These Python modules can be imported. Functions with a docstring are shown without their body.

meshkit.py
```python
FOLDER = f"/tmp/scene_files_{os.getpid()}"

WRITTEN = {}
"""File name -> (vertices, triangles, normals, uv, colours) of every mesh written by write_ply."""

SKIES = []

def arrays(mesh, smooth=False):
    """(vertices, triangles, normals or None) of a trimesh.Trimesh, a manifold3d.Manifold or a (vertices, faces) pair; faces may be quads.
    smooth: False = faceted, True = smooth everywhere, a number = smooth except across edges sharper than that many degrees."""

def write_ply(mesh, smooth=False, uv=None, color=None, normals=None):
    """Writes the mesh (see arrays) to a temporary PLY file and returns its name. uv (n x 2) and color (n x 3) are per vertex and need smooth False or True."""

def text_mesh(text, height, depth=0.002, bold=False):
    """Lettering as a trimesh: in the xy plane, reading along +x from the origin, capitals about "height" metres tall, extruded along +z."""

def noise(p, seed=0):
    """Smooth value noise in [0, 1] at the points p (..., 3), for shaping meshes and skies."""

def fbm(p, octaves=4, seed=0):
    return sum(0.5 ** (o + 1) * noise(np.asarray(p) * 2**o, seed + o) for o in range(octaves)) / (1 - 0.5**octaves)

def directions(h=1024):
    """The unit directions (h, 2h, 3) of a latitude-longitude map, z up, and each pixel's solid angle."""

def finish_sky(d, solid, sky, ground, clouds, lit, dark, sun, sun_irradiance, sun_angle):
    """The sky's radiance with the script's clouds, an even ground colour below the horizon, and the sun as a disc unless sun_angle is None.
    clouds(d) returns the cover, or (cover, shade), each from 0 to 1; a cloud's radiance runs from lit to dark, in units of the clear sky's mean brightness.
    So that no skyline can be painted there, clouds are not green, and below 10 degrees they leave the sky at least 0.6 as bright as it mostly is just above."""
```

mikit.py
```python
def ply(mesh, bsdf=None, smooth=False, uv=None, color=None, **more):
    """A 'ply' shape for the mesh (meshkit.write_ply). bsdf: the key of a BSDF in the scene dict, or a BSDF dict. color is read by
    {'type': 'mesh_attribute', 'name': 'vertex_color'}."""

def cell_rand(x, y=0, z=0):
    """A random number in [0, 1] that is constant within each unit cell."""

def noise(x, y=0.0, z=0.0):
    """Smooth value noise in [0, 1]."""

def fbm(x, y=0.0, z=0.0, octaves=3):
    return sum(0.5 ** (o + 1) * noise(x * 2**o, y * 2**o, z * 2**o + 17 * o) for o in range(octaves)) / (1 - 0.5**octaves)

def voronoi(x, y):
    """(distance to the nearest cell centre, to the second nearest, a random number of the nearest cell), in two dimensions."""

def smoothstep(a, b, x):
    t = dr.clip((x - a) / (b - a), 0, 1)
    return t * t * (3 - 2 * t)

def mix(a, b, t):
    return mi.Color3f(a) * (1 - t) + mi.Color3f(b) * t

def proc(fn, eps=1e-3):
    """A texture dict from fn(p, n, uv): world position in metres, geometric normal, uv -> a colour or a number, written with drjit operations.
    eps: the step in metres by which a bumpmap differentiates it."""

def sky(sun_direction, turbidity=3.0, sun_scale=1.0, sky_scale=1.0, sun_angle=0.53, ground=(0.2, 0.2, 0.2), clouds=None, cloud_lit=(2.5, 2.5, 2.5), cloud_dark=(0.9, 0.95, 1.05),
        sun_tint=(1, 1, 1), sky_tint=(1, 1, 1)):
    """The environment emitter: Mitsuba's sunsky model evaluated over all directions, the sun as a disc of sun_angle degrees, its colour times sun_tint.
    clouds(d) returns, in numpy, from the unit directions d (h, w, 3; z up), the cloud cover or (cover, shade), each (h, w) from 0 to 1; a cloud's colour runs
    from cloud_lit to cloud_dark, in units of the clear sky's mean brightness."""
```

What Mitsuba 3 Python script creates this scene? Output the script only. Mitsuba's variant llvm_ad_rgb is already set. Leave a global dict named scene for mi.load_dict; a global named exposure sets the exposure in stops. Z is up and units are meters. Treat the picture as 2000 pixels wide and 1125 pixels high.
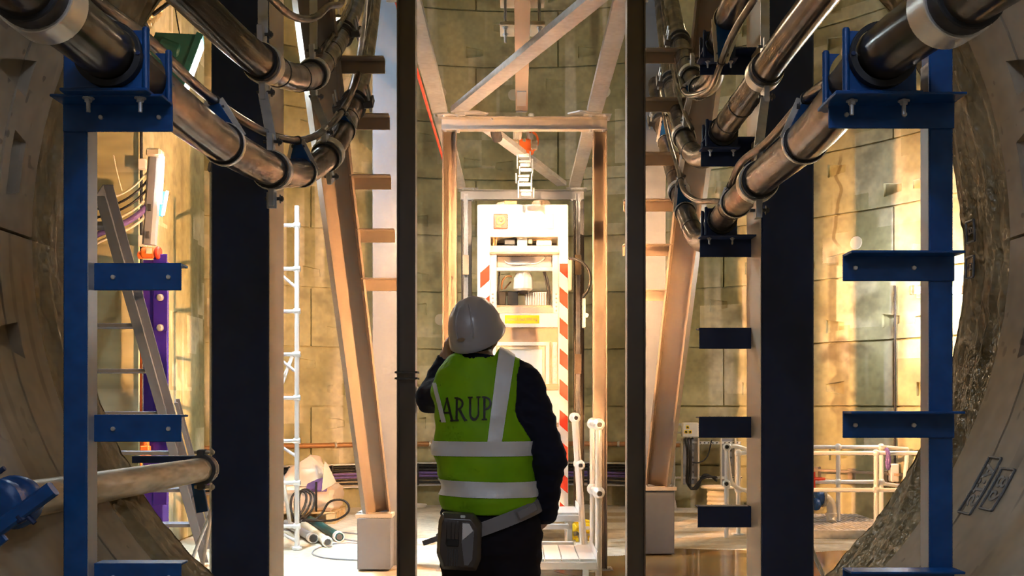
import math, random
import numpy as np
import trimesh, manifold3d as m3, drjit as dr
import mitsuba as mi, mikit, meshkit
from mikit import proc, noise, fbm, cell_rand, smoothstep, mix
from shapely.geometry import Polygon, Point, box as sbox
from shapely import affinity
from scipy.interpolate import CubicSpline

rng = random.Random(7)
T = mi.ScalarTransform4f
scene, labels = {}, {}
CAM_H, F = 1.45, 2000.0
VX, VY = 1010.0, 790.0            # where the shaft axis vanishes in the 2000 x 1125 frame

# ------------------------------------------------------------------ camera, lamps' strengths, exposure
scene['camera'] = {'type': 'perspective', 'fov': math.degrees(2 * math.atan(1000 / F)), 'fov_axis': 'x',
                   'near_clip': 0.05, 'far_clip': 60.0,
                   'principal_point_offset_x': -(VX - 1000) / 2000, 'principal_point_offset_y': -(VY - 562.5) / 1125,
                   'to_world': T().look_at(origin=[0, 0, CAM_H], target=[0, 1, CAM_H], up=[0, 0, 1])}
exposure = 3.8
SODIUM = np.array([1.08, 0.53, 0.21])
HALOGEN = np.array([1.0, 0.70, 0.42])
COOL = np.array([0.80, 0.95, 1.0])
# (name, place, aim, lens radius, hood length, radiance): two key floodlights, the rest unseen lamps added for their light
FLOODS = [
    ('hoist', (-0.20, 9.16, 3.915), (0.03, 10.8, 3.40), 0.042, .15, HALOGEN * 11500),  # unseen lamp added to brighten the car and the hoist
    ('middle', (-0.28, 8.6, 6.0), (0.2, 10.6, 2.0), 0.16, .15, HALOGEN * 140),  # added general fill from above, out of view
    ('key', (-2.10, 7.45, 3.15), (4.2, 11.6, 2.3), 0.07, .215, SODIUM * 42000),
    ('key_right', (1.67, 6.4, 2.0), (-3.6, 11.3, 2.1), 0.08, .16, SODIUM * 15000),
    ('floor', (-2.35, 9.4, 5.7), (-1.75, 9.3, 0.0), 0.13, .30, COOL * 4000),  # added out of view to whiten the floor at the left
    ('added_rear_right', (2.4, 12.9, 6.3), (0.4, 6.0, 1.4), 0.15, .15, HALOGEN * 330),  # added rim light for the post edges, out of view
    ('added_rear_left', (-2.3, 13.2, 6.3), (-1.0, 6.0, 1.6), 0.15, .15, HALOGEN * 400),  # its twin on the left, likewise added to make edges glow
]
TUNNEL_TUBE = np.array([0.74, 0.88, 1.12]) * 60.0
FLOOD_LEFT = COOL * 230
LAMP_RIGHT = np.array([0.9, 0.95, 1.0]) * 1300
BATTEN = COOL * 50

# ------------------------------------------------------------------ helpers
def P(px, py, d):
    """The point at depth d metres from the camera on the line of sight of a photo pixel."""
    return np.array([(px - VX) / F * d, d, CAM_H - (py - VY) / F * d])

def numbered(key):
    if key not in scene and key not in labels:
        return key
    k = 1
    while f'{key}_{k:03d}' in scene or f'{key}_{k:03d}' in labels:
        k += 1
    return f'{key}_{k:03d}'

def thing(name, label, cat, group=None):
    key = numbered(name)
    labels[key] = {'label': label, 'category': cat}
    if group:
        labels[key]['group'] = group
    return key

def struct(name):
    key = numbered(name)
    labels[key] = {'kind': 'structure'}
    return key

def tri(mesh):
    if isinstance(mesh, (list, tuple)) and len(mesh) and not isinstance(mesh[0], np.ndarray):
        return trimesh.util.concatenate([tri(m) for m in mesh])
    if hasattr(mesh, 'to_mesh'):
        m = mesh.to_mesh()
        return trimesh.Trimesh(m.vert_properties[:, :3], m.tri_verts, process=False)
    return mesh

def part(parent, name, mesh, mat, smooth=False, label=None, **more):
    key = numbered(parent + '__' + name)
    scene[key] = mikit.ply(tri(mesh), mat, smooth=smooth, **more)
    if label:
        labels[key] = {'label': label}
    return key

def parts(parent, name, meshes, mat, smooth=False, **more):
    return [part(parent, name, m, mat, smooth, **more) for m in meshes]

def solo(key, mesh, mat, smooth=False, **more):
    """a thing that is one mesh: its key was given by thing() or struct()"""
    scene[key] = mikit.ply(tri(mesh), mat, smooth=smooth, **more)
    return key

def man(mesh):
    mesh = tri(mesh)
    return m3.Manifold(m3.Mesh(np.asarray(mesh.vertices, np.float32), np.asarray(mesh.faces, np.uint32)))

_h = trimesh.convex.convex_hull(np.array([[sx * (1 - .1 * (a != 0)), sy * (1 - .1 * (a != 1)), sz * (1 - .1 * (a != 2))]
     for sx in (-1, 1) for sy in (-1, 1) for sz in (-1, 1) for a in range(3)]))
_BV, _BF = np.array(_h.vertices), np.array(_h.faces)
_BS, _BFULL = np.sign(_BV), (np.abs(np.abs(_BV) - 1) < 1e-6)

def bx(lo, hi, c=0.003):
    """box between two corners with chamfered edges"""
    lo, hi = np.minimum(lo, hi).astype(float), np.maximum(lo, hi).astype(float)
    half, mid = (hi - lo) / 2, (hi + lo) / 2
    c = min(c, half.min() * .45)
    return trimesh.Trimesh(mid + _BS * (half - np.where(_BFULL, 0, c)), _BF, process=False)

def cb(x, y, z, sx, sy, sz, c=0.003):
    return bx((x - sx / 2, y - sy / 2, z - sz / 2), (x + sx / 2, y + sy / 2, z + sz / 2), c)

def unit(v):
    v = np.asarray(v, float)
    return v / (np.linalg.norm(v) + 1e-12)

def basis(p0, p1, up=(0, 0, 1)):
    w = unit(np.asarray(p1, float) - p0)
    up = np.asarray(up, float)
    v = up - up.dot(w) * w
    if np.linalg.norm(v) < 1e-3:
        v = np.array([0, 1.0, 0]) - w[1] * w
    v = unit(v)
    u = np.cross(v, w)
    m = np.eye(4)
    m[:3, 0], m[:3, 1], m[:3, 2], m[:3, 3] = u, v, w, p0
    return m

def beam(profile, p0, p1, up=(0, 0, 1)):
    """profile (x sideways, y along up) extruded from p0 to p1"""
    g = profile if hasattr(profile, 'geom_type') else Polygon(profile)
    m = trimesh.creation.extrude_polygon(g, float(np.linalg.norm(np.asarray(p1, float) - p0)), engine='earcut')
    m.apply_transform(basis(np.asarray(p0, float), p1, up))
    return m

def rect(w, h, c=0.003):
    return Polygon([(-w/2+c, -h/2), (w/2-c, -h/2), (w/2, -h/2+c), (w/2, h/2-c), (w/2-c, h/2), (-w/2+c, h/2), (-w/2, h/2-c), (-w/2, -h/2+c)])

def hsec(w, h, t=0.009):
    """H: two flanges of width h (along up) standing apart by w"""
    return Polygon([(-w/2, -h/2), (-w/2+t, -h/2), (-w/2+t, -t/2), (w/2-t, -t/2), (w/2-t, -h/2), (w/2, -h/2), (w/2, h/2), (w/2-t, h/2),
                    (w/2-t, t/2), (-w/2+t, t/2), (-w/2+t, h/2), (-w/2, h/2)])

def isec(w, h, t=0.008):
    return affinity.rotate(hsec(h, w, t), 90, origin=(0, 0))

def csec(w, h, t=0.006, lip=0.0):
    """channel w wide, h deep, open towards +up"""
    return Polygon([(-w/2, -h/2), (w/2, -h/2), (w/2, h/2), (w/2-t, h/2), (w/2-t, -h/2+t), (-w/2+t, -h/2+t), (-w/2+t, h/2), (-w/2, h/2)])

def lsec(a, b, t):
    """angle: leg a along +x from the corner, leg b along +up"""
    return Polygon([(0, 0), (a, 0), (a, t), (t, t), (t, b), (0, b)])

def spline(pts, n=60):
    pts = np.asarray(pts, float)
    t = np.r_[0, np.cumsum(np.linalg.norm(np.diff(pts, axis=0), axis=1))]
    if len(pts) == 2:
        return np.linspace(pts[0], pts[1], n)
    return CubicSpline(t, pts)(np.linspace(0, t[-1], n))

def tube(path, r, sides=16, caps=True):
    p = np.asarray(path, float)
    r = np.broadcast_to(r, (len(p),))
    t = np.gradient(p, axis=0)
    t /= np.linalg.norm(t, axis=1, keepdims=True) + 1e-12
    a = np.cross(t[0], [0, 0, 1] if abs(t[0][2]) < .9 else [1, 0, 0])
    a /= np.linalg.norm(a)
    A = [a]
    for i in range(1, len(p)):
        a = a - a.dot(t[i]) * t[i]
        a /= np.linalg.norm(a)
        A.append(a)
    A = np.array(A)
    B = np.cross(t, A)
    ang = np.arange(sides) * 2 * np.pi / sides
    v = (p[:, None] + r[:, None, None] * (np.cos(ang)[None, :, None] * A[:, None] + np.sin(ang)[None, :, None] * B[:, None])).reshape(-1, 3)
    i, j = np.meshgrid(np.arange(len(p) - 1), np.arange(sides), indexing='ij')
    k = (j + 1) % sides
    f = [np.stack([i*sides+j, i*sides+k, (i+1)*sides+k], -1).reshape(-1, 3), np.stack([i*sides+j, (i+1)*sides+k, (i+1)*sides+j], -1).reshape(-1, 3)]
    if caps:
        v = np.vstack([v, p[0], p[-1]])
        n = len(v)
        jj = np.arange(sides); kk = (jj + 1) % sides; o = (len(p) - 1) * sides
        f += [np.stack([kk, jj, np.full(sides, n - 2)], 1), np.stack([o + jj, o + kk, np.full(sides, n - 1)], 1)]
    return trimesh.Trimesh(v, np.vstack(f), process=False)

def rod(p0, p1, r, sides=12):
    return tube(np.array([p0, p1], float), r, sides)

def lathe(profile, c, axis=(0, 0, 1), n=28):
    """closed (r, h) outline turned about the axis through c"""
    m = trimesh.creation.revolve(np.array(profile, float), sections=n)
    b = basis(np.zeros(3), np.asarray(axis, float), (0, 0, 1) if abs(unit(axis)[2]) < .9 else (0, 1, 0))
    b[:3, 3] = c
    m.apply_transform(b)
    return m

def ring(c, axis, ri, ro, w, n=36):
    e = min(.003, (ro - ri) / 3, w / 4)
    return lathe([(ri, -w/2), (ro-e, -w/2), (ro, -w/2+e), (ro, w/2-e), (ro-e, w/2), (ri, w/2), (ri, -w/2)], c, axis, n)

def disc(c, axis, r, w, n=16):
    e = min(r * .2, w * .3)
    return lathe([(0, -w/2), (r-e, -w/2), (r, -w/2+e), (r, w/2-e), (r-e, w/2), (0, w/2)], c, axis, n)

def bolt(c, axis, r=0.009, h=0.008):
    """hexagon head on a washer"""
    axis = unit(axis); c = np.asarray(c, float)
    return [lathe([(0, 0), (r*1.5, 0), (r*1.5, h*.25), (0, h*.25)], c, axis, 14), lathe([(0, h*.25), (r, h*.25), (r, h*.9), (r*.85, h), (0, h)], c, axis, 6)]

def hull(*pts):
    return trimesh.convex.convex_hull(np.array(pts, float))

def plate_in(poly, thick, origin, xa, ya):
    """2D outline in the plane spanned by xa, ya at origin, given thickness along xa x ya (centred)"""
    m = trimesh.creation.extrude_polygon(poly, thick, engine='earcut')
    m.apply_translation([0, 0, -thick / 2])
    b = np.eye(4)
    b[:3, 0], b[:3, 1] = unit(xa), unit(ya)
    b[:3, 2] = np.cross(b[:3, 0], b[:3, 1])
    b[:3, 3] = origin
    m.apply_transform(b)
    return m

# ------------------------------------------------------------------ materials
def principled(base, rough=.5, metal=0.0, spec=.5, coat=0.0, **kw):
    base = {'type': 'rgb', 'value': list(base)} if not isinstance(base, dict) else base
    d = {'type': 'principled', 'base_color': base, 'roughness': rough, 'metallic': metal, 'specular': spec}
    if coat:
        d.update(clearcoat=coat, clearcoat_gloss=.9)
    d.update(kw)
    return {'type': 'twosided', 'b': d}

SHY, SHR = 9.2, 5.7          # shaft centre and inner radius
TX, TZ, TR = 0.012, 1.957, 1.5  # tunnel axis and inner radius

def c_shaft(p, n, uv):
    s, z = dr.atan2(p.x, p.y - SHY) * SHR, p.z
    g = fbm(s * 1.1, z * 1.1, 3.0, 4)
    col = mix((.26, .245, .125), (.45, .42, .25), smoothstep(.3, .7, g))
    cell = cell_rand(dr.floor(s * 1.55 + .3 * dr.floor(z * 1.2195)), dr.floor(z * 2.439 + .1))
    col = mix(col, (.58, .54, .38), dr.select(cell > .76, .75, 0.0) * smoothstep(.25, .5, noise(s * 3, z * 3, 9.0)))
    run = smoothstep(.62, .9, noise(s * 11, z * .55, 5.0)) * smoothstep(.35, .7, noise(s * 1.7, z * .8, 2.0))
    col = mix(col, (.72, .68, .56), run * .65)
    drip = smoothstep(.66, .93, noise(s * 5.3, z * .42, 21.0)) * smoothstep(.4, .75, noise(s * .9, z * 1.3, 31.0))
    col = mix(col, (.15, .125, .07), drip * .7)
    grime = smoothstep(.55, .8, fbm(s * 2.6, z * 3.4, 41.0, 4))
    col = mix(col, (.20, .17, .10), grime * .55)
    # the leak on the right: a ragged patch with a run below it
    ds, dz = (s - 4.63) + .16 * (noise(s * 7, z * 7, 3.0) - .5), (z - 2.14) + .14 * (noise(s * 6, z * 8, 6.0) - .5)
    leak = smoothstep(1.15, .6, dr.sqrt(dr.square(ds / .36) + dr.square(dz / .17)))
    run2 = smoothstep(.16, .10, dr.abs(ds - .02)) * smoothstep(1.0, 1.25, z) * smoothstep(2.25, 2.0, z)
    col = mix(col, (.11, .085, .045), dr.maximum(leak, run2 * .75) * (.55 + .4 * noise(s * 12, z * 14, 2.0)))
    crack = smoothstep(.035, .012, dr.abs(s - 4.60 + .12 * (noise(z * 5, 2.0, 1.0) - .5))) * smoothstep(3.4, 3.6, z) * smoothstep(4.75, 4.5, z)
    col = mix(col, (.16, .12, .05), crack * .8)
    return col * (.86 + .28 * fbm(s * 19, z * 17, 1.0, 2))

def c_tunnel(p, n, uv):
    a, y = dr.atan2(p.z - TZ, p.x - TX) * TR, p.y
    g = fbm(a * 1.6, y * 2.4, 3.0, 4)
    col = mix((.25, .205, .145), (.40, .335, .25), smoothstep(.3, .7, g))
    mark = smoothstep(.70, .85, noise(a * 4, y * 30, 7.0)) * smoothstep(.5, .7, noise(a * 2, y * 3, 1.0))
    col = mix(col, (.15, .13, .11), mark * .6)
    pit = smoothstep(.82, .9, noise(a * 34, y * 34, 3.0)) * smoothstep(.5, .7, noise(a * 6, y * 6, 12.0))
    col = mix(col, (.12, .1, .085), pit * .6)
    wash = smoothstep(.5, .75, fbm(a * 1.2, y * 5, 17.0, 3))
    col = mix(col, (.32, .225, .11), wash * .6)
    return col * (.88 + .24 * fbm(a * 26, y * 26, 1.0, 2))

def c_collar(p, n, uv):
    a, y = dr.atan2(p.z - TZ, p.x - TX) * TR, p.y
    col = mix((.20, .145, .065), (.36, .275, .15), smoothstep(.3, .7, fbm(a * 3, y * 7, 3.0, 4)))
    return col * (.75 + .5 * fbm(a * 40, y * 40, 1.0, 3))

def b_collar(p, n, uv):
    return fbm(p.x * 45, p.y * 45, p.z * 45, 3)

def c_floor(p, n, uv):
    g = fbm(p.x * 1.4, p.y * 1.4, 3.0, 4)
    col = mix((.40, .36, .28), (.62, .58, .50), smoothstep(.3, .7, g))
    mud = smoothstep(.5, .72, fbm(p.x * .8 + 3, p.y * 2.2, 8.0, 4)) * smoothstep(-2.0, 2.0, p.x)
    col = mix(col, (.30, .21, .10), mud * .75)
    return col * (.85 + .3 * fbm(p.x * 21, p.y * 21, 1.0, 2))

def c_galv(p, n, uv):
    g = noise(p.x * 38, p.y * 38, p.z * 38)
    h = fbm(p.x * 6, p.y * 6, p.z * 6, 3)
    return mix((.40, .41, .43), (.66, .67, .69), .45 * g + .55 * h)

def c_cable(p, n, uv):
    g = fbm(p.x * 9, p.y * 9, p.z * 9, 3)
    return mix((.030, .025, .021), (.085, .070, .056), smoothstep(.35, .75, g))

def c_pipe(p, n, uv):
    g = fbm(p.x * 30, p.y * 7, p.z * 30, 3)
    return mix((.36, .29, .18), (.58, .50, .36), smoothstep(.3, .7, g))

def c_navy(p, n, uv):
    g = fbm(p.x * 7, p.y * 7, p.z * 5, 3)
    return mix((.009, .020, .070), (.017, .034, .110), g)

def c_blue(p, n, uv):
    g = fbm(p.x * 25, p.y * 25, p.z * 25, 3)
    return mix((.001, .036, .155), (.003, .065, .24), g)

def c_wood(p, n, uv):
    g = fbm(p.x * 8, p.y * 8, p.z * 60, 3)
    return mix((.42, .32, .17), (.62, .51, .32), g)

def c_vest(p, n, uv):
    g = fbm(p.x * 14, p.y * 14, p.z * 10, 3)
    return mix((.19, .45, .005), (.29, .58, .010), g)

def M(name, d):
    scene['mat_' + name] = d
    return 'mat_' + name

m_shaft = M('shaft', principled(proc(c_shaft), .75, spec=.3))
m_tunnel = M('tunnel', principled(proc(c_tunnel), .75, spec=.3))
m_collar = M('collar', {'type': 'twosided', 'b': {'type': 'bumpmap', 'arbitrary': proc(b_collar, .003), 'scale': .03,
             'nested': {'type': 'principled', 'base_color': proc(c_collar), 'roughness': .33, 'specular': .6}}})
m_floor = M('floor', principled(proc(c_floor), .6, spec=.4))
m_water = M('water', principled((.16, .095, .035), .06, spec=.9, coat=1.0))
m_galv = M('galv', principled(proc(c_galv), .42, metal=.55))
m_steel = M('steel', principled((.80, .76, .70), .33, metal=.75))
m_post = M('post', principled((.125, .105, .09), .38, metal=.35))
m_zinc = M('zinc', principled((.14, .165, .215), .5, metal=.2))
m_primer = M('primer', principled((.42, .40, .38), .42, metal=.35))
m_bronze = M('bronze', principled((.40, .31, .23), .40, metal=.35))
m_lit_side = M('tan', principled((.60, .50, .40), .45, metal=.2))  # navy column sides only: their warm light painted in as tan
m_fawn = M('fawn', principled((.27, .22, .175), .42, metal=.3))
m_cable = M('cable', principled(proc(c_cable), .20, metal=.5, spec=.8))
m_black = M('black', principled((.012, .012, .014), .45))
m_rubber = M('rubber', principled((.010, .010, .012), .55))
m_navy = M('navy', principled(proc(c_navy), .40, spec=.3))
m_blue = M('blue', principled(proc(c_blue), .38, spec=.5))
m_indigo = M('indigo', principled((.03, .012, .22), .4))
m_pipe = M('pipe', principled(proc(c_pipe), .42, metal=.35))
m_copper = M('copper', principled((.52, .27, .13), .35, metal=.6))
m_white = M('white', principled((.80, .78, .74), .4))
m_cream = M('cream', principled((.66, .60, .48), .5))
m_red = M('red', principled((.62, .045, .018), .4))
m_orange = M('orange', principled((.85, .17, .03), .45))
m_yellow = M('yellow', principled((.85, .62, .02), .45))
m_grey = M('grey', principled((.28, .28, .30), .45))
m_darkgrey = M('darkgrey', principled((.06, .06, .065), .45))
m_purple = M('purple', principled((.16, .10, .34), .5))
m_green = M('green', principled((.010, .080, .085), .45))
m_film = M('film', principled((.60, .50, .42), .22, spec=.8, coat=.6))
m_wood = M('wood', principled(proc(c_wood), .65))
m_foil = M('foil', principled((.72, .55, .26), .28, metal=.6))
m_alu = M('alu', principled((.82, .83, .84), .32, metal=.45))
m_skin = M('skin', principled((.55, .33, .24), .5))
m_jacket = M('jacket', principled((.010, .011, .026), .8, spec=.2, sheen=.3))
m_trouser = M('trouser', principled((.012, .010, .016), .85, spec=.2))
m_vest = M('vest', principled(proc(c_vest), .6, spec=.3))
m_tape = M('tape', principled((.94, .95, .98), .5, metal=.15))
m_helmet = M('helmet', principled((.46, .435, .46), .25, spec=.6, coat=.5))
m_hair = M('hair', principled((.015, .011, .009), .6))
m_webbing = M('webbing', principled((.24, .23, .24), .7))
m_case = M('case', principled((.055, .042, .038), .30, spec=.6, coat=.4))
m_casepanel = M('casepanel', principled((.16, .16, .18), .35))
m_glass = M('lens', principled((.75, .80, .82), .15, spec=.8))

def glow(radiance):
    return {'type': 'area', 'radiance': {'type': 'rgb', 'value': [float(x) for x in np.broadcast_to(radiance, 3) / 2**3.5]}}

# ------------------------------------------------------------------ floodlights (light makers stand first)
def floodlight(c, aim, r, hood, rad, label, stand):
    c, w = np.asarray(c, float), unit(np.asarray(aim, float) - c)
    k = thing('floodlight', label, 'lamp')
    part(k, 'housing', lathe([(0, -min(.2, r*2)), (r*.55, -min(.2, r*2)), (r*.75, -min(.15, r*1.5)), (r*1.12, -.01), (r*1.16, hood), (r*1.11, hood), (r*1.06, -.005), (0, -.03)], c, w, 28), m_darkgrey, 40)
    part(k, 'lens', disc(c, w, r, .012, 24), m_glass, False, emitter=glow(rad))
    if nm == 'key':
        s_ = unit(np.cross(w, [0, 0, 1])); q_ = c + np.array([0, 0, r*1.2])
        part(k, 'added_barn_door', hull(*[q_ + w*a_ + s_*b_ + np.array([0, 0, z_]) for a_ in (0, .36) for b_ in (-.16, .16) for z_ in (0, .004)]), m_darkgrey)  # unseen flap added to keep the beam off the frame above
    b = c - w*.12
    if stand:
        part(k, 'mast', rod((b[0], b[1], .03), b, .018, 10), m_galv, True)
        for q in range(3):
            an = q*2.094 + .5
            part(k, 'leg', rod((b[0], b[1], .7), (b[0] + .38*math.cos(an), b[1] + .38*math.sin(an), .01), .013, 8), m_galv, True)
    else:
        part(k, 'bracket', rod(c - w*.17, c - w*.1 + np.array([0, 0, .45 if r > .05 else .02]), .012, 8), m_galv, True)
for nm, c, aim, r, hood, rad in FLOODS:
    floodlight(c, aim, r, hood, rad, {'hoist': 'small added lamp hidden behind the cross beam of the hoist frame, brightening the car',
        'middle': 'added fill lamp unseen above the middle, aimed down at the white lift car',
        'key': 'warm floodlight on a mast behind the left navy column',
        'key_right': 'warm floodlight on a mast behind the right navy column',
        'floor': 'added cool lamp unseen high at the left, brightening the pale floor',
        'added_rear_right': 'added rim lamp unseen high at the far right, aimed back at the frames',
        'added_rear_left': 'added rim lamp unseen high at the far left, aimed back at the leaning column'}[nm], nm.startswith('key'))
for i, (x, y) in enumerate([(-.38, -.9), (.40, -.9), (0.0, 1.0)]):
    k = thing('tunnel_batten', ('tube lamp left of the tunnel crown, behind the camera', 'tube lamp right of the tunnel crown, behind the camera', 'tube lamp on the tunnel crown just above the camera')[i], 'lamp', 'tube lamps under the tunnel crown')
    z = TZ + math.sqrt(TR**2 - x*x) - .07
    part(k, 'housing', cb(x, y, z + .03, .09, 1.25, .04), m_white)
    part(k, 'tube', rod((x, y - .58, z - .012), (x, y + .58, z - .012), .016, 10), m_glass, True, emitter=glow(TUNNEL_TUBE))
# ------------------------------------------------------------------ the shaft
NSEG, PH = 24.0, 0.82
ZJ = [.605 + .82 * k for k in range(-1, 10)]     # ring joints

def arc_block(r0, r1, a0, a1, z0, z1, n):
    """curved block of the shaft wall, angles in degrees from the far side"""
    a = np.radians(np.linspace(a0, a1, n + 1))
    rings = []
    for r, z in ((r0, z0), (r1, z0), (r1, z1), (r0, z1)):
        rings.append(np.stack([r * np.sin(a), SHY + r * np.cos(a), np.full(n + 1, z)], 1))
    v = np.stack(rings, 1).reshape(-1, 3)
    f = []
    for i in range(n):
        for k in range(4):
            p, q = i*4 + k, i*4 + (k+1) % 4
            f += [[p, q, q+4], [p, q+4, p+4]]
    f += [[0, 2, 1], [0, 3, 2], [n*4, n*4+1, n*4+2], [n*4, n*4+2, n*4+3]]
    m = trimesh.Trimesh(v, f, process=False)
    if m.volume < 0:
        m.invert()
    return m

wall = struct('wall_shaft')
part(wall, 'backing', arc_block(SHR + .045, SHR + .35, -80, 80, -.2, 8.7, 60), m_shaft, 30)

def wedge(a, z, flip, w=.25, h=.085, dep=.10):
    """bolt pocket: deep and wide at one end, running out to nothing at the other"""
    pts = []
    for s, hh, d in ((0, h, dep), (w, h * .55, .012)):
        ang = math.radians(a) + flip * s / SHR
        for zz in (z - hh, z + hh):
            for r in (SHR - .05, SHR + d):
                pts.append((r * math.sin(ang), SHY + r * math.cos(ang), zz))
    return man(hull(*pts))

prng = random.Random(11)
for k in range(len(ZJ) - 1):
    off = (k % 2) * 12.0 - 6.0
    for j in range(-3, 4):
        a0, a1 = j * NSEG + off - 12, j * NSEG + off + 12
        if a1 < -76 or a0 > 76:
            continue
        g = .13
        pr = prng.uniform(-.008, .006)
        blk = man(arc_block(SHR + pr, SHR + .05, a0 + g, a1 - g, ZJ[k] + .012, ZJ[k+1] - .012, 9))
        zm = (ZJ[k] + ZJ[k+1]) / 2
        for t, fl in ((-9.2, 1), (5.0, -1), (-1.5, 1)):
            blk = blk - wedge((a0 + a1)/2 + t + prng.uniform(-.5, .5), zm + prng.choice((-.2, -.17, .17)), fl)
        part(wall, 'panel', blk, m_shaft, 25)
        if k > 2 and prng.random() < .45:
            for t in (-6.5, 6.8):
                a = math.radians((a0 + a1)/2 + t); w = np.array([math.sin(a), math.cos(a), 0])
                part(wall, 'grout_plug', disc(np.array([0, SHY, zm + .02]) + w * (SHR + pr - .001), w, .085, .012, 16), m_cream)

bore = man(rod((TX, 2, TZ), (TX, 6, TZ), TR + .06, 72))
wr = struct('wall_rear')
for a, b in ((78, 157.5), (-157.5, -78)):
    part(wr, 'side', arc_block(SHR, SHR + .35, a, b, -.2, 8.7, 40), m_shaft, 30)
for a, b in ((-2.6, -2.15), (2.15, 2.6)):
    part(wr, 'return', bx((a, 3.6, -.2), (b, 4.15, 8.7)), m_shaft)
part(wr, 'headwall', man(bx((-2.6, 3.5, -.2), (2.6, 3.6, 8.7))) - bore, m_shaft)
solo(struct('ceiling_added'), lathe([(0, 0), (SHR + .4, 0), (SHR + .4, .2), (0, .2)], (0, SHY, 8.7), n=48), m_shaft)  # cover added for bounce light; the shaft itself is open above
fl = struct('floor')
solo(fl, lathe([(0, -.2), (SHR + .35, -.2), (SHR + .35, 0), (0, 0)], (0, SHY, 0), n=64), m_floor)

# puddle of brown water over the near right of the floor
t = np.linspace(0, 2*np.pi, 72, endpoint=False)
rr = 1 + .10*np.sin(3*t + .4) + .07*np.sin(7*t + 1) + .035*np.sin(13*t)
pd = Polygon(np.stack([2.35 + 1.95*rr*np.cos(t), 8.55 + 1.75*rr*np.sin(t)], 1))
k = thing('puddle', 'shallow brown puddle on the floor at the right, mirroring the columns', 'puddle')
solo(k, trimesh.creation.extrude_polygon(pd, .004, engine='earcut').apply_translation([0, 0, .0005]), m_water)
labels[k]['kind'] = 'stuff'

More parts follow.
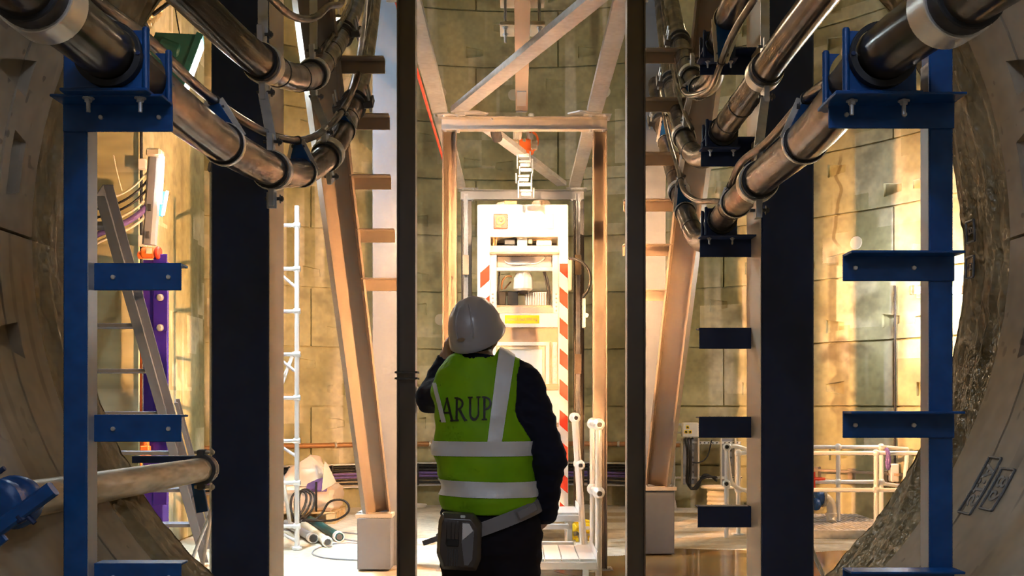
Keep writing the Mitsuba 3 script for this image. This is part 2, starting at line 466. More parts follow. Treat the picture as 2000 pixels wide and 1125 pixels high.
# ------------------------------------------------------------------ the tunnel
def tun_block(r0, r1, a0, a1, y0, y1, n):
    a = np.radians(np.linspace(a0, a1, n + 1))
    v = np.stack([np.stack([TX + r*np.cos(a), np.full(n+1, y), TZ + r*np.sin(a)], 1) for r, y in ((r0, y0), (r1, y0), (r1, y1), (r0, y1))], 1).reshape(-1, 3)
    f = []
    for i in range(n):
        for k in range(4):
            p, q = i*4 + k, i*4 + (k+1) % 4
            f += [[p, q, q+4], [p, q+4, p+4]]
    f += [[0, 2, 1], [0, 3, 2], [n*4, n*4+1, n*4+2], [n*4, n*4+2, n*4+3]]
    m = trimesh.Trimesh(v, f, process=False)
    if m.volume < 0:
        m.invert()
    return m

def tun_wedge(a, y, w_a, h0, h1, dep, length, turn=0):
    """pocket in the lining: at angle a, deep end of half height h0 at y, shallow end h1 further on by length"""
    pts = []
    for yy, h, d in ((y, h0, dep), (y + length, h1, .015)):
        for s in (-h, h):
            for r in (TR - .06, TR + d):
                an = math.radians(a) + (s + turn * (yy - y)) / TR
                pts.append((TX + r*math.cos(an), yy, TZ + r*math.sin(an)))
    return man(hull(*pts))

tun = struct('wall_tunnel')
part(tun, 'backing', tun_block(TR + .035, TR + .25, 0, 360, -4.0, 3.5, 72), m_tunnel, 30)
JY, CY0 = 2.93, 3.14
pock = []
for side in (0, 180):
    sg = 1 if side == 0 else -1
    pock += [tun_wedge(side + sg*17.2, 2.99, 0, .055, .012, .07, -.17, .05*sg), tun_wedge(side - sg*12.3, 3.0, 0, .055, .015, .07, -.17, -.05*sg),
             tun_wedge(side + sg*7.6, 2.975, 0, .095, .075, .11, .075), tun_wedge(side + sg*40, 2.99, 0, .055, .015, .07, -.17)]
for (y0, y1) in ((JY + .006, CY0), (1.93, JY - .006)):
    for q in range(6):
        b = man(tun_block(TR, TR + .045, q*60 + .18, q*60 + 59.82, y0, y1, 14))
        for w in pock:
            b = b - w
        if y0 < 2:
            for a, sz in ((-26.0, .115), (-28.0, .075)):
                pass
        part(tun, 'segment', b, m_tunnel, 25)
part(tun, 'rear_lining', tun_block(TR, TR + .045, 0, 360, -4.0, 1.92, 72), m_tunnel, 30)
part(tun, 'end_cap', disc((TX, -4.05, TZ), (0, 1, 0), TR + .2, .1, 48), m_tunnel)
# wet rough collar cast at the mouth
n_a, n_y = 520, 40
aa, yy = np.meshgrid(np.linspace(0, 2*np.pi, n_a, endpoint=False), np.linspace(CY0 + .003, 3.52, n_y), indexing='ij')
lump = meshkit.fbm(np.stack([np.cos(aa)*9, np.sin(aa)*9, yy*16], -1), 4, 3) - .5
groove = -.012 * np.exp(-((yy - 3.27 - .02*np.sin(aa*3))/.025)**2)
rad = TR + .016 - .034*lump - .022*(meshkit.fbm(np.stack([np.cos(aa)*34, np.sin(aa)*34, yy*30], -1), 3, 9) - .5) + groove
rad[:, -1] += .03
inner = np.stack([TX + rad*np.cos(aa), yy + .018*lump*(yy > 3.4), TZ + rad*np.sin(aa)], -1)
outer = np.stack([TX + (TR+.12)*np.cos(aa[:, [-1, 0]]), yy[:, [-1, 0]], TZ + (TR+.12)*np.sin(aa[:, [-1, 0]])], -1)
g = np.concatenate([inner, outer], 1)
na, ny = g.shape[:2]
i, j = np.meshgrid(np.arange(na), np.arange(ny), indexing='ij')
i2, j2 = (i + 1) % na, (j + 1) % ny
fq = np.stack([i*ny+j, i*ny+j2, i2*ny+j2, i2*ny+j], -1).reshape(-1, 4)
part(tun, 'collar', trimesh.Trimesh(g.reshape(-1, 3), np.vstack([fq[:, [0, 1, 2]], fq[:, [0, 2, 3]]]), process=False), m_collar, True)

def lining_text(txt, px, py, ang_len, h, d_here, along=1):
    """raised characters in a sunk plate on the lining; the writing runs round the ring"""
    base = P(px, py, d_here)
    a = math.atan2(base[2] - TZ, base[0] - TX)
    tm = meshkit.text_mesh(txt, h, .006, bold=True)
    w = tm.bounds[1][0]
    v = tm.vertices.copy()
    an = a + along*(v[:, 0] - w/2) / TR
    r = TR - .001 - v[:, 2]*.8 + .003
    yv = base[1] - (v[:, 1] - h/2)
    out = np.stack([TX + r*np.cos(an), yv, TZ + r*np.sin(an)], 1)
    part(tun, 'lettering', trimesh.Trimesh(out, tm.faces, process=False), m_darkgrey)
    pl = np.array([(s*(w/2+.02), t*(h/2 + .012)) for s, t in ((-1, -1), (1, -1), (1, 1), (-1, 1))])
    rim = []
    for (s0, t0), (s1, t1) in zip(pl, np.roll(pl, -1, 0)):
        q = [np.array([TX + (TR-.003)*math.cos(a + (s0+(s1-s0)*u)/TR), base[1] - (t0+(t1-t0)*u), TZ + (TR-.003)*math.sin(a + (s0+(s1-s0)*u)/TR)]) for u in np.linspace(0, 1, 6)]
        rim.append(tube(np.array(q), .004, 6))
    part(tun, 'lettering_frame', rim, m_darkgrey)
def on_lining(px, py):
    """depth at which the line of sight of a pixel meets the tunnel lining"""
    a, b = (px - VX)/F, -(py - VY)/F
    # (a d - TX)^2 + (CAM_H + b d - TZ)^2 = TR^2
    c = CAM_H - TZ
    A, B, C = a*a + b*b, 2*(b*c - a*TX), c*c + TX*TX - TR*TR
    return (-B + math.sqrt(B*B - 4*A*C)) / (2*A)
lining_text('SI:A', 1917, 950, 0, .050, on_lining(1917, 950))
lining_text('68', 1950, 957, 0, .050, on_lining(1950, 957))
lining_text('8', 1897, 452, 0, .035, on_lining(1897, 452))
lining_text('8', 1896, 522, 0, .035, on_lining(1896, 522))
# ------------------------------------------------------------------ blue cable support frames in the tunnel
def angle_bracket(owner, x0, x1, ztop, y, toward, mat, h=.062, w=.07, t=.006, name='bracket', holes=()):
    """angle iron: a plate facing the camera with a flange at its top edge, pointing at the camera (toward=-1) or away (+1)"""
    mesh = [bx((x0, y, ztop - h), (x1, y + t, ztop), .0015), bx((x0, y, ztop - t), (x1, y + toward*w, ztop), .0015)]
    k = part(owner, name, mesh, mat)
    for hx in holes:
        part(owner, 'bolt', disc((hx, y - .002, ztop - h*.52), (0, 1, 0), .0055, .008, 10), m_steel)
    return k

def saddle(owner, c, r, inner, y0, y1, mat, base_z):
    """two cheek plates with a round rubber seat between them for the cable; inner: +1 or -1, the side of the round bar"""
    cx, cz = c[0], c[2]
    hw, top = r * 1.27, r * .9
    seat_r = r * 1.16
    base_z = min(base_z, cz - seat_r - .006)
    for y in (y0, y1):
        g = sbox(-hw, base_z - cz, hw, top).difference(Point(0, 0).buffer(seat_r, 32)).difference(sbox(-seat_r, 0, 0, 9) if inner > 0 else sbox(0, 0, seat_r, 9))
        # the cheek's outer arm is lower than its inner arm, as in the photograph
        g = g.difference(sbox(*( (-9, r*.25, -seat_r*.99, 9) if inner > 0 else (seat_r*.99, r*.25, 9, 9))))
        part(owner, 'saddle_cheek', plate_in(g, .006, (cx, y, cz), (1, 0, 0), (0, 0, 1)), mat)
        part(owner, 'saddle_bar', lathe([(0, 0), (.0085, 0), (.0085, top + cz - base_z + .004), (.006, top + cz - base_z + .008), (0, top + cz - base_z + .008)], (cx + inner*hw, y, base_z), n=14), mat, 40)
    a = np.radians(np.linspace(180, 360, 25))
    arc = np.r_[np.stack([seat_r*1.06*np.cos(a), seat_r*1.06*np.sin(a)], 1), np.stack([r*1.0*np.cos(a[::-1]), r*1.0*np.sin(a[::-1])], 1)]
    part(owner, 'saddle_liner', plate_in(Polygon(arc), (y1 - y0) + .05, (cx, (y0+y1)/2, cz), (1, 0, 0), (0, 0, 1)), m_rubber, 40)
    part(owner, 'saddle_lip', ring((cx, y0 - .012, cz), (0, 1, 0), r*1.02, r*1.2, .014), m_rubber, 40)
    part(owner, 'saddle_plate', bx((cx - hw - .03, y0 - .02, base_z - .008), (cx + hw + .01, y1 - .03, base_z), .0015), mat)
    for s in (-.75, .75):
        part(owner, 'saddle_bolt', [rod((cx + s*hw, y0 + .02, base_z - .045), (cx + s*hw, y0 + .02, base_z + .01), .005, 8), *bolt((cx + s*hw, y0 + .02, base_z - .012), (0, 0, -1), .009, .01)], m_galv)
    for s in (0, 1):
        yy = (y0, y1)[s]
        part(owner, 'tie_rod', rod((cx + inner*hw*.9, yy - .03, cz - r*.05), (cx + inner*hw*.9, yy + .055, cz - r*.05), .005, 8), m_navy)

R_CAB = .0635
fr = thing('cable_support_frame', 'bright blue steel bracket frame at the left, bolted in the tunnel beside the tan pipe', 'frame', 'blue frames in the tunnel mouth')
D = 2.45
part(fr, 'post', bx((-1.087, D, .925), (-1.029, D + .057, 2.36), .004), m_blue)
part(fr, 'side_or_lit_plate', bx((-1.0295, D + .003, .925), (-1.0275, D + .057, 2.27), .0005), m_primer)  # pale skin on the inner face: light falling there put into colour
part(fr, 'base_plate', bx((-1.11, D - .01, .915), (-1.0, D + .075, .925), .002), m_blue)
zt = P(0, 202, D)[2]
angle_bracket(fr, P(123, 0, D-.006)[0], P(337, 0, D-.006)[0], zt, D - .007, -1, m_blue, h=.069, name='bracket', holes=(P(200, 0, D)[0], P(313, 0, D)[0]))
for y in (514, 810, 1100):
    angle_bracket(fr, -1.029, P(354, 0, 2.49)[0], P(0, y, 2.49)[2], 2.488, 1, m_blue, h=.066, w=.055, holes=(P(222, 0, 2.49)[0], P(330, 0, 2.49)[0]))
ca = P(215, 107, 2.36)
saddle(fr, ca, R_CAB, 1, 2.365, 2.52, m_blue, P(0, 163, 2.36)[2])

fr2 = thing('cable_support_frame', 'bright blue steel bracket frame at the right, with a white lamp shining behind its post', 'frame', 'blue frames in the tunnel mouth')
part(fr2, 'post', bx((P(1815, 0, D)[0], D, .85), (P(1862, 0, D)[0], D + .05, 2.36), .004), m_blue)
part(fr2, 'side_or_lit_plate', bx((P(1815, 0, D)[0] - .0015, D + .003, .85), (P(1815, 0, D)[0] + .0005, D + .05, 2.27), .0005), m_primer)  # pale skin again, standing for light on this post's inner face
part(fr2, 'base_plate', bx((P(1805, 0, D)[0], D - .01, .84), (P(1872, 0, D)[0], D + .07, .85), .002), m_blue)
x0, x1 = P(1617, 0, D)[0], P(1862, 0, D)[0]
angle_bracket(fr2, x0, x1, P(0, 198, D)[2], D - .007, -1, m_blue, h=.066, holes=(P(1651, 0, D)[0], P(1764, 0, D)[0]))
for y in (497, 803, 1108):
    angle_bracket(fr2, P(1645, 0, D)[0], x1, P(0, y, D)[2], D - .007, -1, m_blue, h=.064, w=.06, holes=(P(1668, 0, D)[0], P(1782, 0, D)[0]))
cb2 = P(1722, 108, 2.36)
saddle(fr2, cb2, R_CAB, -1, 2.365, 2.52, m_blue, P(0, 180, 2.36)[2])

# ------------------------------------------------------------------ navy columns at the shaft's edge
CD = 5.36
cl = thing('steel_column', 'wide navy blue box column standing left of the worker, floor to out of sight', 'column', 'navy box columns')
xa, xb = P(412, 0, CD)[0], P(525, 0, CD)[0]
part(cl, 'shaft', bx((xa, CD, .025), (xb, CD + .33, 6.4), .008), m_navy)
part(cl, 'side_or_lit_plate', bx((xb - .001, CD + .006, .03), (xb + .003, CD + .33, 6.4), .001), m_lit_side)  # tan skin added: warm light on the inner side as colour
part(cl, 'base_plate', bx((xa - .08, CD - .08, 0), (xb + .08, CD + .41, .025), .004), m_navy)
cr = thing('steel_column', 'wide navy blue box column at the right, carrying cable saddles on short brackets', 'column', 'navy box columns')
xa, xb = P(1487, 0, CD)[0], P(1590, 0, CD)[0]
part(cr, 'shaft', bx((xa, CD, .025), (xb, CD + .33, 6.4), .008), m_navy)
part(cr, 'side_or_lit_plate', bx((xa - .003, CD + .006, .03), (xa + .001, CD + .33, 6.4), .001), m_lit_side)  # lit inner side painted on here too, facing the other column
part(cr, 'base_plate', bx((xa - .08, CD - .08, 0), (xb + .08, CD + .41, .025), .004), m_navy)
BD = 5.58
SAD = []
for (yt, yb, pcx, pcy, px0) in ((107, 146, 1407, 82, 1367), (278, 325, 1412, 256, 1369), (465, 502, 1410, 428, 1367)):
    angle_bracket(cr, P(px0, 0, BD)[0], xa + .002, P(0, yt, BD)[2], BD, -1, m_navy, h=(yb - yt)/F*BD, w=.12, t=.008)
    c = P(pcx, pcy, 5.45)
    SAD.append(c)
    saddle(cr, c, R_CAB*1.02, -1, 5.46, 5.57, m_navy, P(0, yt - 3, 5.5)[2])
for (yt, yb, px0) in ((640, 681, 1366), (814, 855, 1365), (989, 1030, 1363)):
    angle_bracket(cr, P(px0, 0, BD)[0], xa + .002, P(0, yt, BD)[2], BD, 1, m_navy, h=(yb - yt)/F*BD, w=.10, t=.008)

# ------------------------------------------------------------------ power cables
def cable(label, pts, r=R_CAB, n=110, sides=28, bands=(), group='black power cables'):
    k = thing('power_cable', label, 'cable', group)
    path = spline([p if len(p) == 3 and isinstance(p, np.ndarray) else P(*p) for p in pts], n)
    part(k, 'sheath', tube(path, r, sides), m_cable, True)
    return k, path

A_PTS = [(-140, -195, 1.62), (67, -14, 2.0), tuple(), (325, 196, 2.83), (420, 270, 3.34), (508, 322, 3.9), (556, 338, 4.45), (600, 332, 4.85), (640, 302, 5.2), (671, 250, 5.65), (691, 203, 6.25), (706, 148, 6.95), (720, 70, 7.8), (730, -10, 8.6), (736, -80, 9.3)]
A_PTS[2] = (215, 107, 2.37)
kA, pathA = cable('thick black cable on the left, sagging from the blue frame, rising beside the leaning column', A_PTS)
B_PTS = [(-40, -340, 2.6), (180, -170, 3.0), (378, 2, 3.55), (440, 62, 3.75), (500, 114, 4.05), (545, 142, 4.45), (592, 152, 4.95), (632, 122, 5.7), (658, 84, 6.5), (682, 40, 7.3), (698, -5, 8.1), (708, -60, 8.9)]
kB, pathB = cable('upper thick black cable on the left, crossing the navy column above the other one', B_PTS)
RA_PTS = [(2075, -150, 1.62), (1890, -12, 2.0), (1722, 108, 2.37), (1632, 213, 2.8), (1568, 280, 3.25), (1500, 337, 3.85), (1446, 388, 4.55), SAD[2], (1388, 466, 6.0), (1366, 470, 6.35), (1345, 432, 6.7), (1327, 378, 7.3), (1313, 328, 8.0), (1301, 282, 8.7), (1290, 232, 9.4), (1279, 170, 10.1), (1270, 90, 10.8), (1264, 0, 11.4), (1260, -60, 11.8)]
kRA, pathRA = cable('thick black cable on the right, running from the blue frame down to the lowest saddle', RA_PTS)
RB_PTS = [(1840, -300, 2.6), (1700, -130, 3.1), (1592, 8, 3.75), (1550, 62, 4.05), (1508, 120, 4.45), (1455, 195, 4.95), SAD[1], (1390, 300, 5.95), (1365, 308, 6.3), (1343, 285, 6.7), (1328, 240, 7.3), (1316, 190, 8.0), (1305, 120, 8.8), (1296, 50, 9.6), (1289, -20, 10.3), (1284, -90, 10.9)]
kRB, pathRB = cable('thick black cable on the right, over the middle saddle in front of the navy column', RB_PTS)
RC_PTS = [(1495, -140, 4.2), (1440, -5, 4.85), SAD[0], (1388, 158, 6.0), (1368, 172, 6.3), (1350, 150, 6.7), (1336, 112, 7.3), (1325, 70, 7.9), (1314, 18, 8.6), (1306, -40, 9.3)]
kRC, pathRC = cable('thick black cable on the right, over the topmost saddle', RC_PTS)

def thin(label, pts, r, n=90):
    k = thing('earth_cable', label, 'cable', 'thin cables slung beside the thick ones')
    path = spline([P(*p) for p in pts], n)
    solo(k, tube(path, r, 14), m_cable, True)
    return path
thA = thin('thin cable looping below the upper left cable, strapped over the lower one', [(60, -130, 2.0), (187, 2, 2.3), (273, 65, 2.6), (345, 132, 2.95), (420, 198, 3.45), (500, 250, 4.0), (560, 272, 4.5), (605, 270, 4.9), (650, 240, 5.3), (684, 190, 5.9), (703, 135, 6.6), (716, 80, 7.3), (727, 20, 8.0), (734, -50, 8.8)], .0165)
thB = thin('thin cable close along the rising part of the upper left cable', [(560, 128, 4.75), (600, 135, 5.0), (632, 100, 5.7), (655, 62, 6.4), (674, 30, 7.0), (690, -10, 7.8)], .014)
thC = thin('short loop of thin cable hanging into view at the top left', [(505, -22, 3.9), (540, 6, 4.1), (562, 26, 4.3), (592, 37, 4.55), (622, 30, 4.8), (642, 12, 5.0), (660, 10, 5.2), (668, -10, 5.4)], .0165)
thRA = thin('thin cable strapped above the lowest cable on the right', [(1800, -10, 2.2), (1720, 88, 2.5), (1650, 140, 2.75), (1585, 184, 3.1), (1548, 222, 3.4), (1490, 285, 3.9), (1443, 325, 4.4), (1424, 375, 4.8), (1412, 393, 5.2), (1385, 393, 5.75), (1362, 392, 6.1), (1340, 378, 6.4), (1328, 345, 6.9), (1315, 300, 7.6), (1303, 255, 8.3), (1293, 200, 9.0)], .0165)
thRB = thin('thin cable falling across the top saddle on the right, then turning up', [(1510, -80, 4.0), (1472, 0, 4.4), (1432, 65, 4.8), (1412, 112, 5.05), (1396, 157, 5.35), (1376, 180, 5.75), (1346, 186, 6.1), (1332, 165, 6.5), (1322, 120, 7.2), (1312, 75, 7.8), (1300, 20, 8.5)], .0165)
thRC = thin('thin cable along the middle rising cable on the right', [(1352, 252, 6.35), (1335, 215, 6.9), (1320, 165, 7.6), (1308, 100, 8.4), (1298, 40, 9.1), (1290, -20, 9.8)], .014)

def near_on(path, px, py):
    q = np.stack([VX + path[:, 0]/path[:, 1]*F, VY - (path[:, 2]-CAM_H)/path[:, 1]*F], 1)
    i = int(np.argmin(np.abs(q - [px, py]).sum(1)))
    i = min(max(i, 1), len(path) - 2)
    return path[i], unit(path[i+1] - path[i-1])

for kk, path, spots in ((kB, pathB, ((543, 137), (582, 152), (634, 126), (648, 104), (664, 72))), (kRB, pathRB, ((1447, 207), (1424, 240), (1350, 293), (1330, 246), (1312, 175))),
                        (kRA, pathRA, ((1428, 405), (1352, 448), (1331, 388), (1318, 345))), (kRC, pathRC, ((1374, 168), (1342, 130), (1331, 92))), (kA, pathA, ((679, 232),))):
    for q in spots:
        c, t = near_on(path, *q)
        part(kk, 'tape_band', ring(c, t, R_CAB*.99, R_CAB*1.04, .014, 28), m_black, 40)

def cleat(path, px, py, label, r=R_CAB, w=.072, hang=True):
    c, t = near_on(path, px, py)
    k = thing('cable_cleat', label, 'clamp', 'steel cleats round the thick cables')
    part(k, 'liner', ring(c - t*.012, t, r*1.0, r*1.17, w + .03, 40), m_rubber, 40)
    part(k, 'band', ring(c + t*.012, t, r*1.17, r*1.27, w, 40), m_steel, 40)
    up = np.array([0, 0, 1.0]); up = unit(up - up.dot(t)*t); side = np.cross(t, up)
    for s in (1, -1) if hang else ():
        a = c + up*s*r*1.15
        b = np.eye(4); b[:3, 0], b[:3, 1], b[:3, 2], b[:3, 3] = side, t, up, a + up*s*.032
        lug = bx((-.012, -w/2, -.04), (.012, w/2, .04), .002).apply_transform(b)
        part(k, 'lug', lug, m_galv)
        for o in (.012,):
            part(k, 'bolt', [rod(a + up*s*.04 - side*.03, a + up*s*.04 + side*.045, .007, 8), *bolt(a + up*s*.04 + side*.03, side, .012, .012)], m_darkgrey)
    return c

cA1 = cleat(pathA, 532, 328, 'steel cleat on the lower left cable before the navy column, at the strap foot')
cA2 = cleat(pathA, 637, 304, 'steel cleat at the lowest bend of the lower left cable, against the leaning column')
cB1 = cleat(pathB, 514, 124, 'steel cleat on the upper left cable, in front of the navy column')
cB2 = cleat(pathB, 612, 148, 'steel cleat on the upper left cable, at the second strap')
cA0 = cleat(pathA, 62, -18, 'steel cleat cut by the top left corner of the picture', hang=False)
cR0 = cleat(pathRA, 1865, 5, 'steel cleat on the right cable near the top right corner', hang=False)
cRA1 = cleat(pathRA, 1482, 352, 'steel cleat on the lowest right cable, in front of the navy column')
cRB1 = cleat(pathRB, 1498, 134, 'steel cleat on the middle right cable, in front of the navy column')
cRA2 = cleat(pathRA, 1327, 378, 'pale cleat on the loop of the lowest right cable')
cRB2 = cleat(pathRB, 1336, 264, 'pale cleat on the loop of the middle right cable')
cRC2 = cleat(pathRC, 1350, 148, 'pale cleat on the loop of the topmost right cable')

def strap(label, tops):
    """flat hanger bar from out of sight at the top through its cleats, in straight lengths"""
    k = thing('hanger_strap', label, 'strap', 'flat hanger straps')
    for a, b in tops:
        part(k, 'length', beam(rect(.04, .008, .001), a, b, (0, 1, 0)), m_galv)
    return k
up = lambda c, dz: c + np.array([0, 0, dz])
G = R_CAB * 1.25
strap('flat steel strap through both left cleats in front of the navy column', [(up(cB1, G + .04), up(cB1, .9)), (up(cA1, G + .04), up(cB1, -G - .04)), (up(cA1, -G - .075), up(cA1, -G - .01))])
strap('flat steel strap through the two left cleats against the leaning column', [(up(cB2, G + .04), up(cB2, .95)), (up(cA2, G + .04), up(cB2, -G - .04))])
strap('flat steel strap through both right cleats in front of the navy column', [(up(cRB1, G + .04), up(cRB1, .9)), (up(cRA1, G + .04), up(cRB1, -G - .04))])
strap('flat steel strap joining the pale cleats of the right cable loops', [(up(cRB2, G + .02), up(cRC2, -G - .02)), (up(cRA2, G + .02), up(cRB2, -G - .02))])

def spacer(path, tpath, px, py, label, r=R_CAB, rt=.0165):
    """strap round a thick cable with a blue plate that holds a thin cable off it"""
    c, t = near_on(path, px, py)
    i = int(np.argmin(np.linalg.norm(tpath - c, axis=1)))
    e = tpath[i]
    k = thing('cable_spacer', label, 'clamp', 'strapped blue spacer plates')
    part(k, 'liner', ring(c, t, r*.99, r*1.10, .03, 36), m_rubber, 40)
    part(k, 'band', ring(c, t, r*1.10, r*1.15, .022, 36), m_steel, 40)
    d = e - c; L = np.linalg.norm(d); d = d / L
    side = unit(np.cross(d, t))
    q = [c + side*r*.85 + d*r*.55, c - side*r*.85 + d*r*.55, e - side*rt*1.1 - d*rt, e + side*rt*1.1 - d*rt]
    n = unit(np.cross(d, side))
    part(k, 'plate', hull(*[p + n*s for p in q for s in (-.011, .011)]), m_blue)
    for s in (1, -1):
        part(k, 'tail', beam(rect(.022, .003, .0005), c + side*s*r*1.1 + d*r*.2, e + side*s*rt*1.3, n), m_steel)
    part(k, 'bolt', [rod(e*.82 + c*.18 - side*.03, e*.82 + c*.18 + side*.03, .005, 8), *bolt(e*.82 + c*.18 + side*.022, side, .009, .009)], m_darkgrey)
    part(k, 'clip', ring(e, tpath[min(i+1, len(tpath)-1)] - tpath[max(i-1, 0)], rt, rt*1.25, .02, 18), m_rubber, 40)
spacer(pathA, thA, 436, 280, 'blue spacer plate strapped to the lower left cable, left of the navy column')
spacer(pathA, thA, 587, 336, 'blue spacer plate strapped at the lowest point of the lower left cable')
spacer(pathA, thA, 668, 256, 'blue spacer plate strapped to the rising part of the lower left cable')
spacer(pathRA, thRA, 1570, 278, 'blue spacer plate strapped to the right cable between frame and column')
spacer(pathRA, thRA, 1440, 396, 'blue spacer plate strapped just above the lowest saddle on the right')
spacer(pathRC, thRB, 1425, 40, 'blue spacer plate strapped above the topmost saddle')
spacer(pathRA, thRA, 1338, 415, 'blue spacer plate on the loop below the lowest saddle')
spacer(pathRC, thRB, 1366, 172, 'blue spacer plate on the loop below the topmost saddle')
spacer(pathRA, thRA, 1300, 280, 'blue spacer plate high on the rising right cable')

# ------------------------------------------------------------------ leaning columns with brackets for the rising cables
def leaning(label, foot, head, plinth_x, plinth_d, zc, inner, ys):
    k = thing('leaning_column', label, 'column', 'leaning bracket columns')
    f, h = np.asarray(foot, float), np.asarray(head, float)
    part(k, 'shaft', beam(hsec(.22, .20, .016), f, h, (inner*.31, -1, 0)), m_fawn)
    part(k, 'foot_plate', bx((f[0] - .16, f[1] - .17, zc), (f[0] + .16, f[1] + .17, zc + .035), .003), m_primer)
    for s in (-1, 1):
        part(k, 'bolt', bolt((f[0] + s*.13, f[1] - .13, zc + .035), (0, 0, 1), .015, .016), m_galv)
    for y, w, clamp in ys:
        # where the column passes this picture height
        lo, hi = 0.0, 1.0
        for _ in range(40):
            mid = (lo + hi) / 2
            q = f + (h - f)*mid
            if VY - (q[2] - CAM_H)/q[1]*F > y: lo = mid
            else: hi = mid
        q = f + (h - f)*lo
        x0 = q[0] + inner*.11
        x1 = x0 + inner*w
        lo_x, hi_x = min(x0, x1), max(x0, x1)
        d = q[1] - .02
        hgt = .125
        part(k, 'bracket', [bx((lo_x, d, q[2] - hgt*.45), (hi_x, d + .009, q[2] + hgt*.25), .001), bx((lo_x, d, q[2] + hgt*.25 - .009), (hi_x, d - .075, q[2] + hgt*.25), .001), ], m_fawn)
    return k
LX = -1.245
leaning('tan steel column leaning towards the camera at the left, with three empty stub brackets', (LX, 9.05, .50), (LX, 5.9, 4.32), 0, 0, .465, 1,
        [(355, .275, 0), (459, .27, 0), (554, .275, 0), (238, .30, 1), (128, .30, 1)])
RX = 1.365
leaning('tan steel column leaning towards the camera at the right, behind the cable loops', (RX, 9.95, .66), (RX, 6.6, 4.9), 0, 0, .625, -1,
        [(400, .42, 0), (487, .40, 0), (575, .30, 0), (310, .34, 1), (205, .34, 1), (110, .34, 1)])

def pipe_clamp(path, px, py, label):
    c, t = near_on(path, px, py)
    k = thing('cable_clamp', label, 'clamp', 'two-bolt clamps on the leaning columns')
    side = unit(np.cross(t, [0, 1, 0])); b2 = np.cross(side, t)
    for s in (-.07, .07):
        part(k, 'collar', ring(c + t*s, t, R_CAB*.99, R_CAB*1.28, .035, 30), m_darkgrey, 40)
    for s in (1, -1):
        b = np.eye(4); b[:3, 0], b[:3, 1], b[:3, 2], b[:3, 3] = side, t, b2, c + side*s*R_CAB*1.45
        part(k, 'ear', bx((-.03, -.10, -.02), (.03, .10, .02), .003).apply_transform(b), m_darkgrey)
        for o in (-.07, .07):
            part(k, 'stud', rod(c + side*s*R_CAB*1.6 + t*o - b2*.09, c + side*s*R_CAB*1.6 + t*o + b2*.05, .008, 8), m_galv, True)
pipe_clamp(pathA, 690, 205, 'two-bolt clamp holding the lower left cable to its bracket')
pipe_clamp(pathB, 668, 66, 'two-bolt clamp holding the upper left cable to its bracket')
pipe_clamp(pathRA, 1291, 236, 'two-bolt clamp holding the outer right cable to its bracket')
pipe_clamp(pathRB, 1311, 160, 'two-bolt clamp holding the middle right cable to its bracket')
pipe_clamp(pathRC, 1328, 80, 'two-bolt clamp holding the inner right cable to its bracket')

# pale plain columns that carry the leaning ones
def plain_column(label, px0, px1, d, ztop, side):
    k = thing('galvanised_column', label, 'column', 'pale galvanised columns')
    x0, x1 = P(px0, 0, d)[0], P(px1, 0, d)[0]
    part(k, 'shaft', beam(isec(x1 - x0, .20, .012), ((x0+x1)/2, d + .10, .02), ((x0+x1)/2, d + .10, ztop), (0, -1, 0)), m_zinc)
    part(k, 'face_plate', bx((x0, d - .008, .02), (x1, d + .004, ztop), .001), m_zinc)
    part(k, 'base_plate', bx((x0 - .06, d - .07, 0), (x1 + .06, d + .27, .02), .002), m_galv)
    return k, x0, x1
k, x0, x1 = plain_column('pale grey galvanised column behind the left leaning column', 728, 776, 9.1, 6.5, 1)
part(k, 'corbel', bx((LX - .14, 8.87, .02), (LX + .15, 9.09, .463), .004), m_zinc)
k, x0, x1 = plain_column('pale grey galvanised column behind the right leaning column', 1256, 1300, 10.15, 6.8, -1)
part(k, 'corbel', bx((RX - .14, 9.80, .02), (RX + .14, 10.14, .622), .004), m_zinc)
# ------------------------------------------------------------------ the hoist frame: three portals joined by side beams and braces
hf = thing('hoist_frame', 'tall steel hoist frame of posts, cross beams and braces round the white lift car', 'frame')
FX = .725
ZB = 3.915
def Xp(px, d): return (px - VX)/F*d
POSTS = [(6.0, 775, 811, 1225, 1261), (8.95, 864, 891, 1159, 1186), (12.0, 901, 921, 1121, 1141)]
for d, a, b, c, e in POSTS:
    for p, q in ((a, b), (c, e)):
        x0, x1 = Xp(p, d), Xp(q, d)
        part(hf, 'post', beam(hsec(x1 - x0, .10, .009), ((x0+x1)/2, d + .05, .012), ((x0+x1)/2, d + .05, ZB - .07), (0, 1, 0)), m_post)
        if d == 6.0:
            xi = x1 if x1 < 0 else x0
            part(hf, 'lit_flange_face', bx((xi - .0015, d, .012), (xi + .0015, d + .10, ZB - .07), .0005), m_galv)  # pale strip added: lamp light on the inner flange put into colour
        part(hf, 'foot', [bx((x0 - .05, d - .05, 0), (x1 + .05, d + .15, .012), .002), *[m for s in (-1, 1) for m in bolt(((x0+x1)/2 + s*.08, d - .025, .012), (0, 0, 1), .01, .012)]], m_primer)
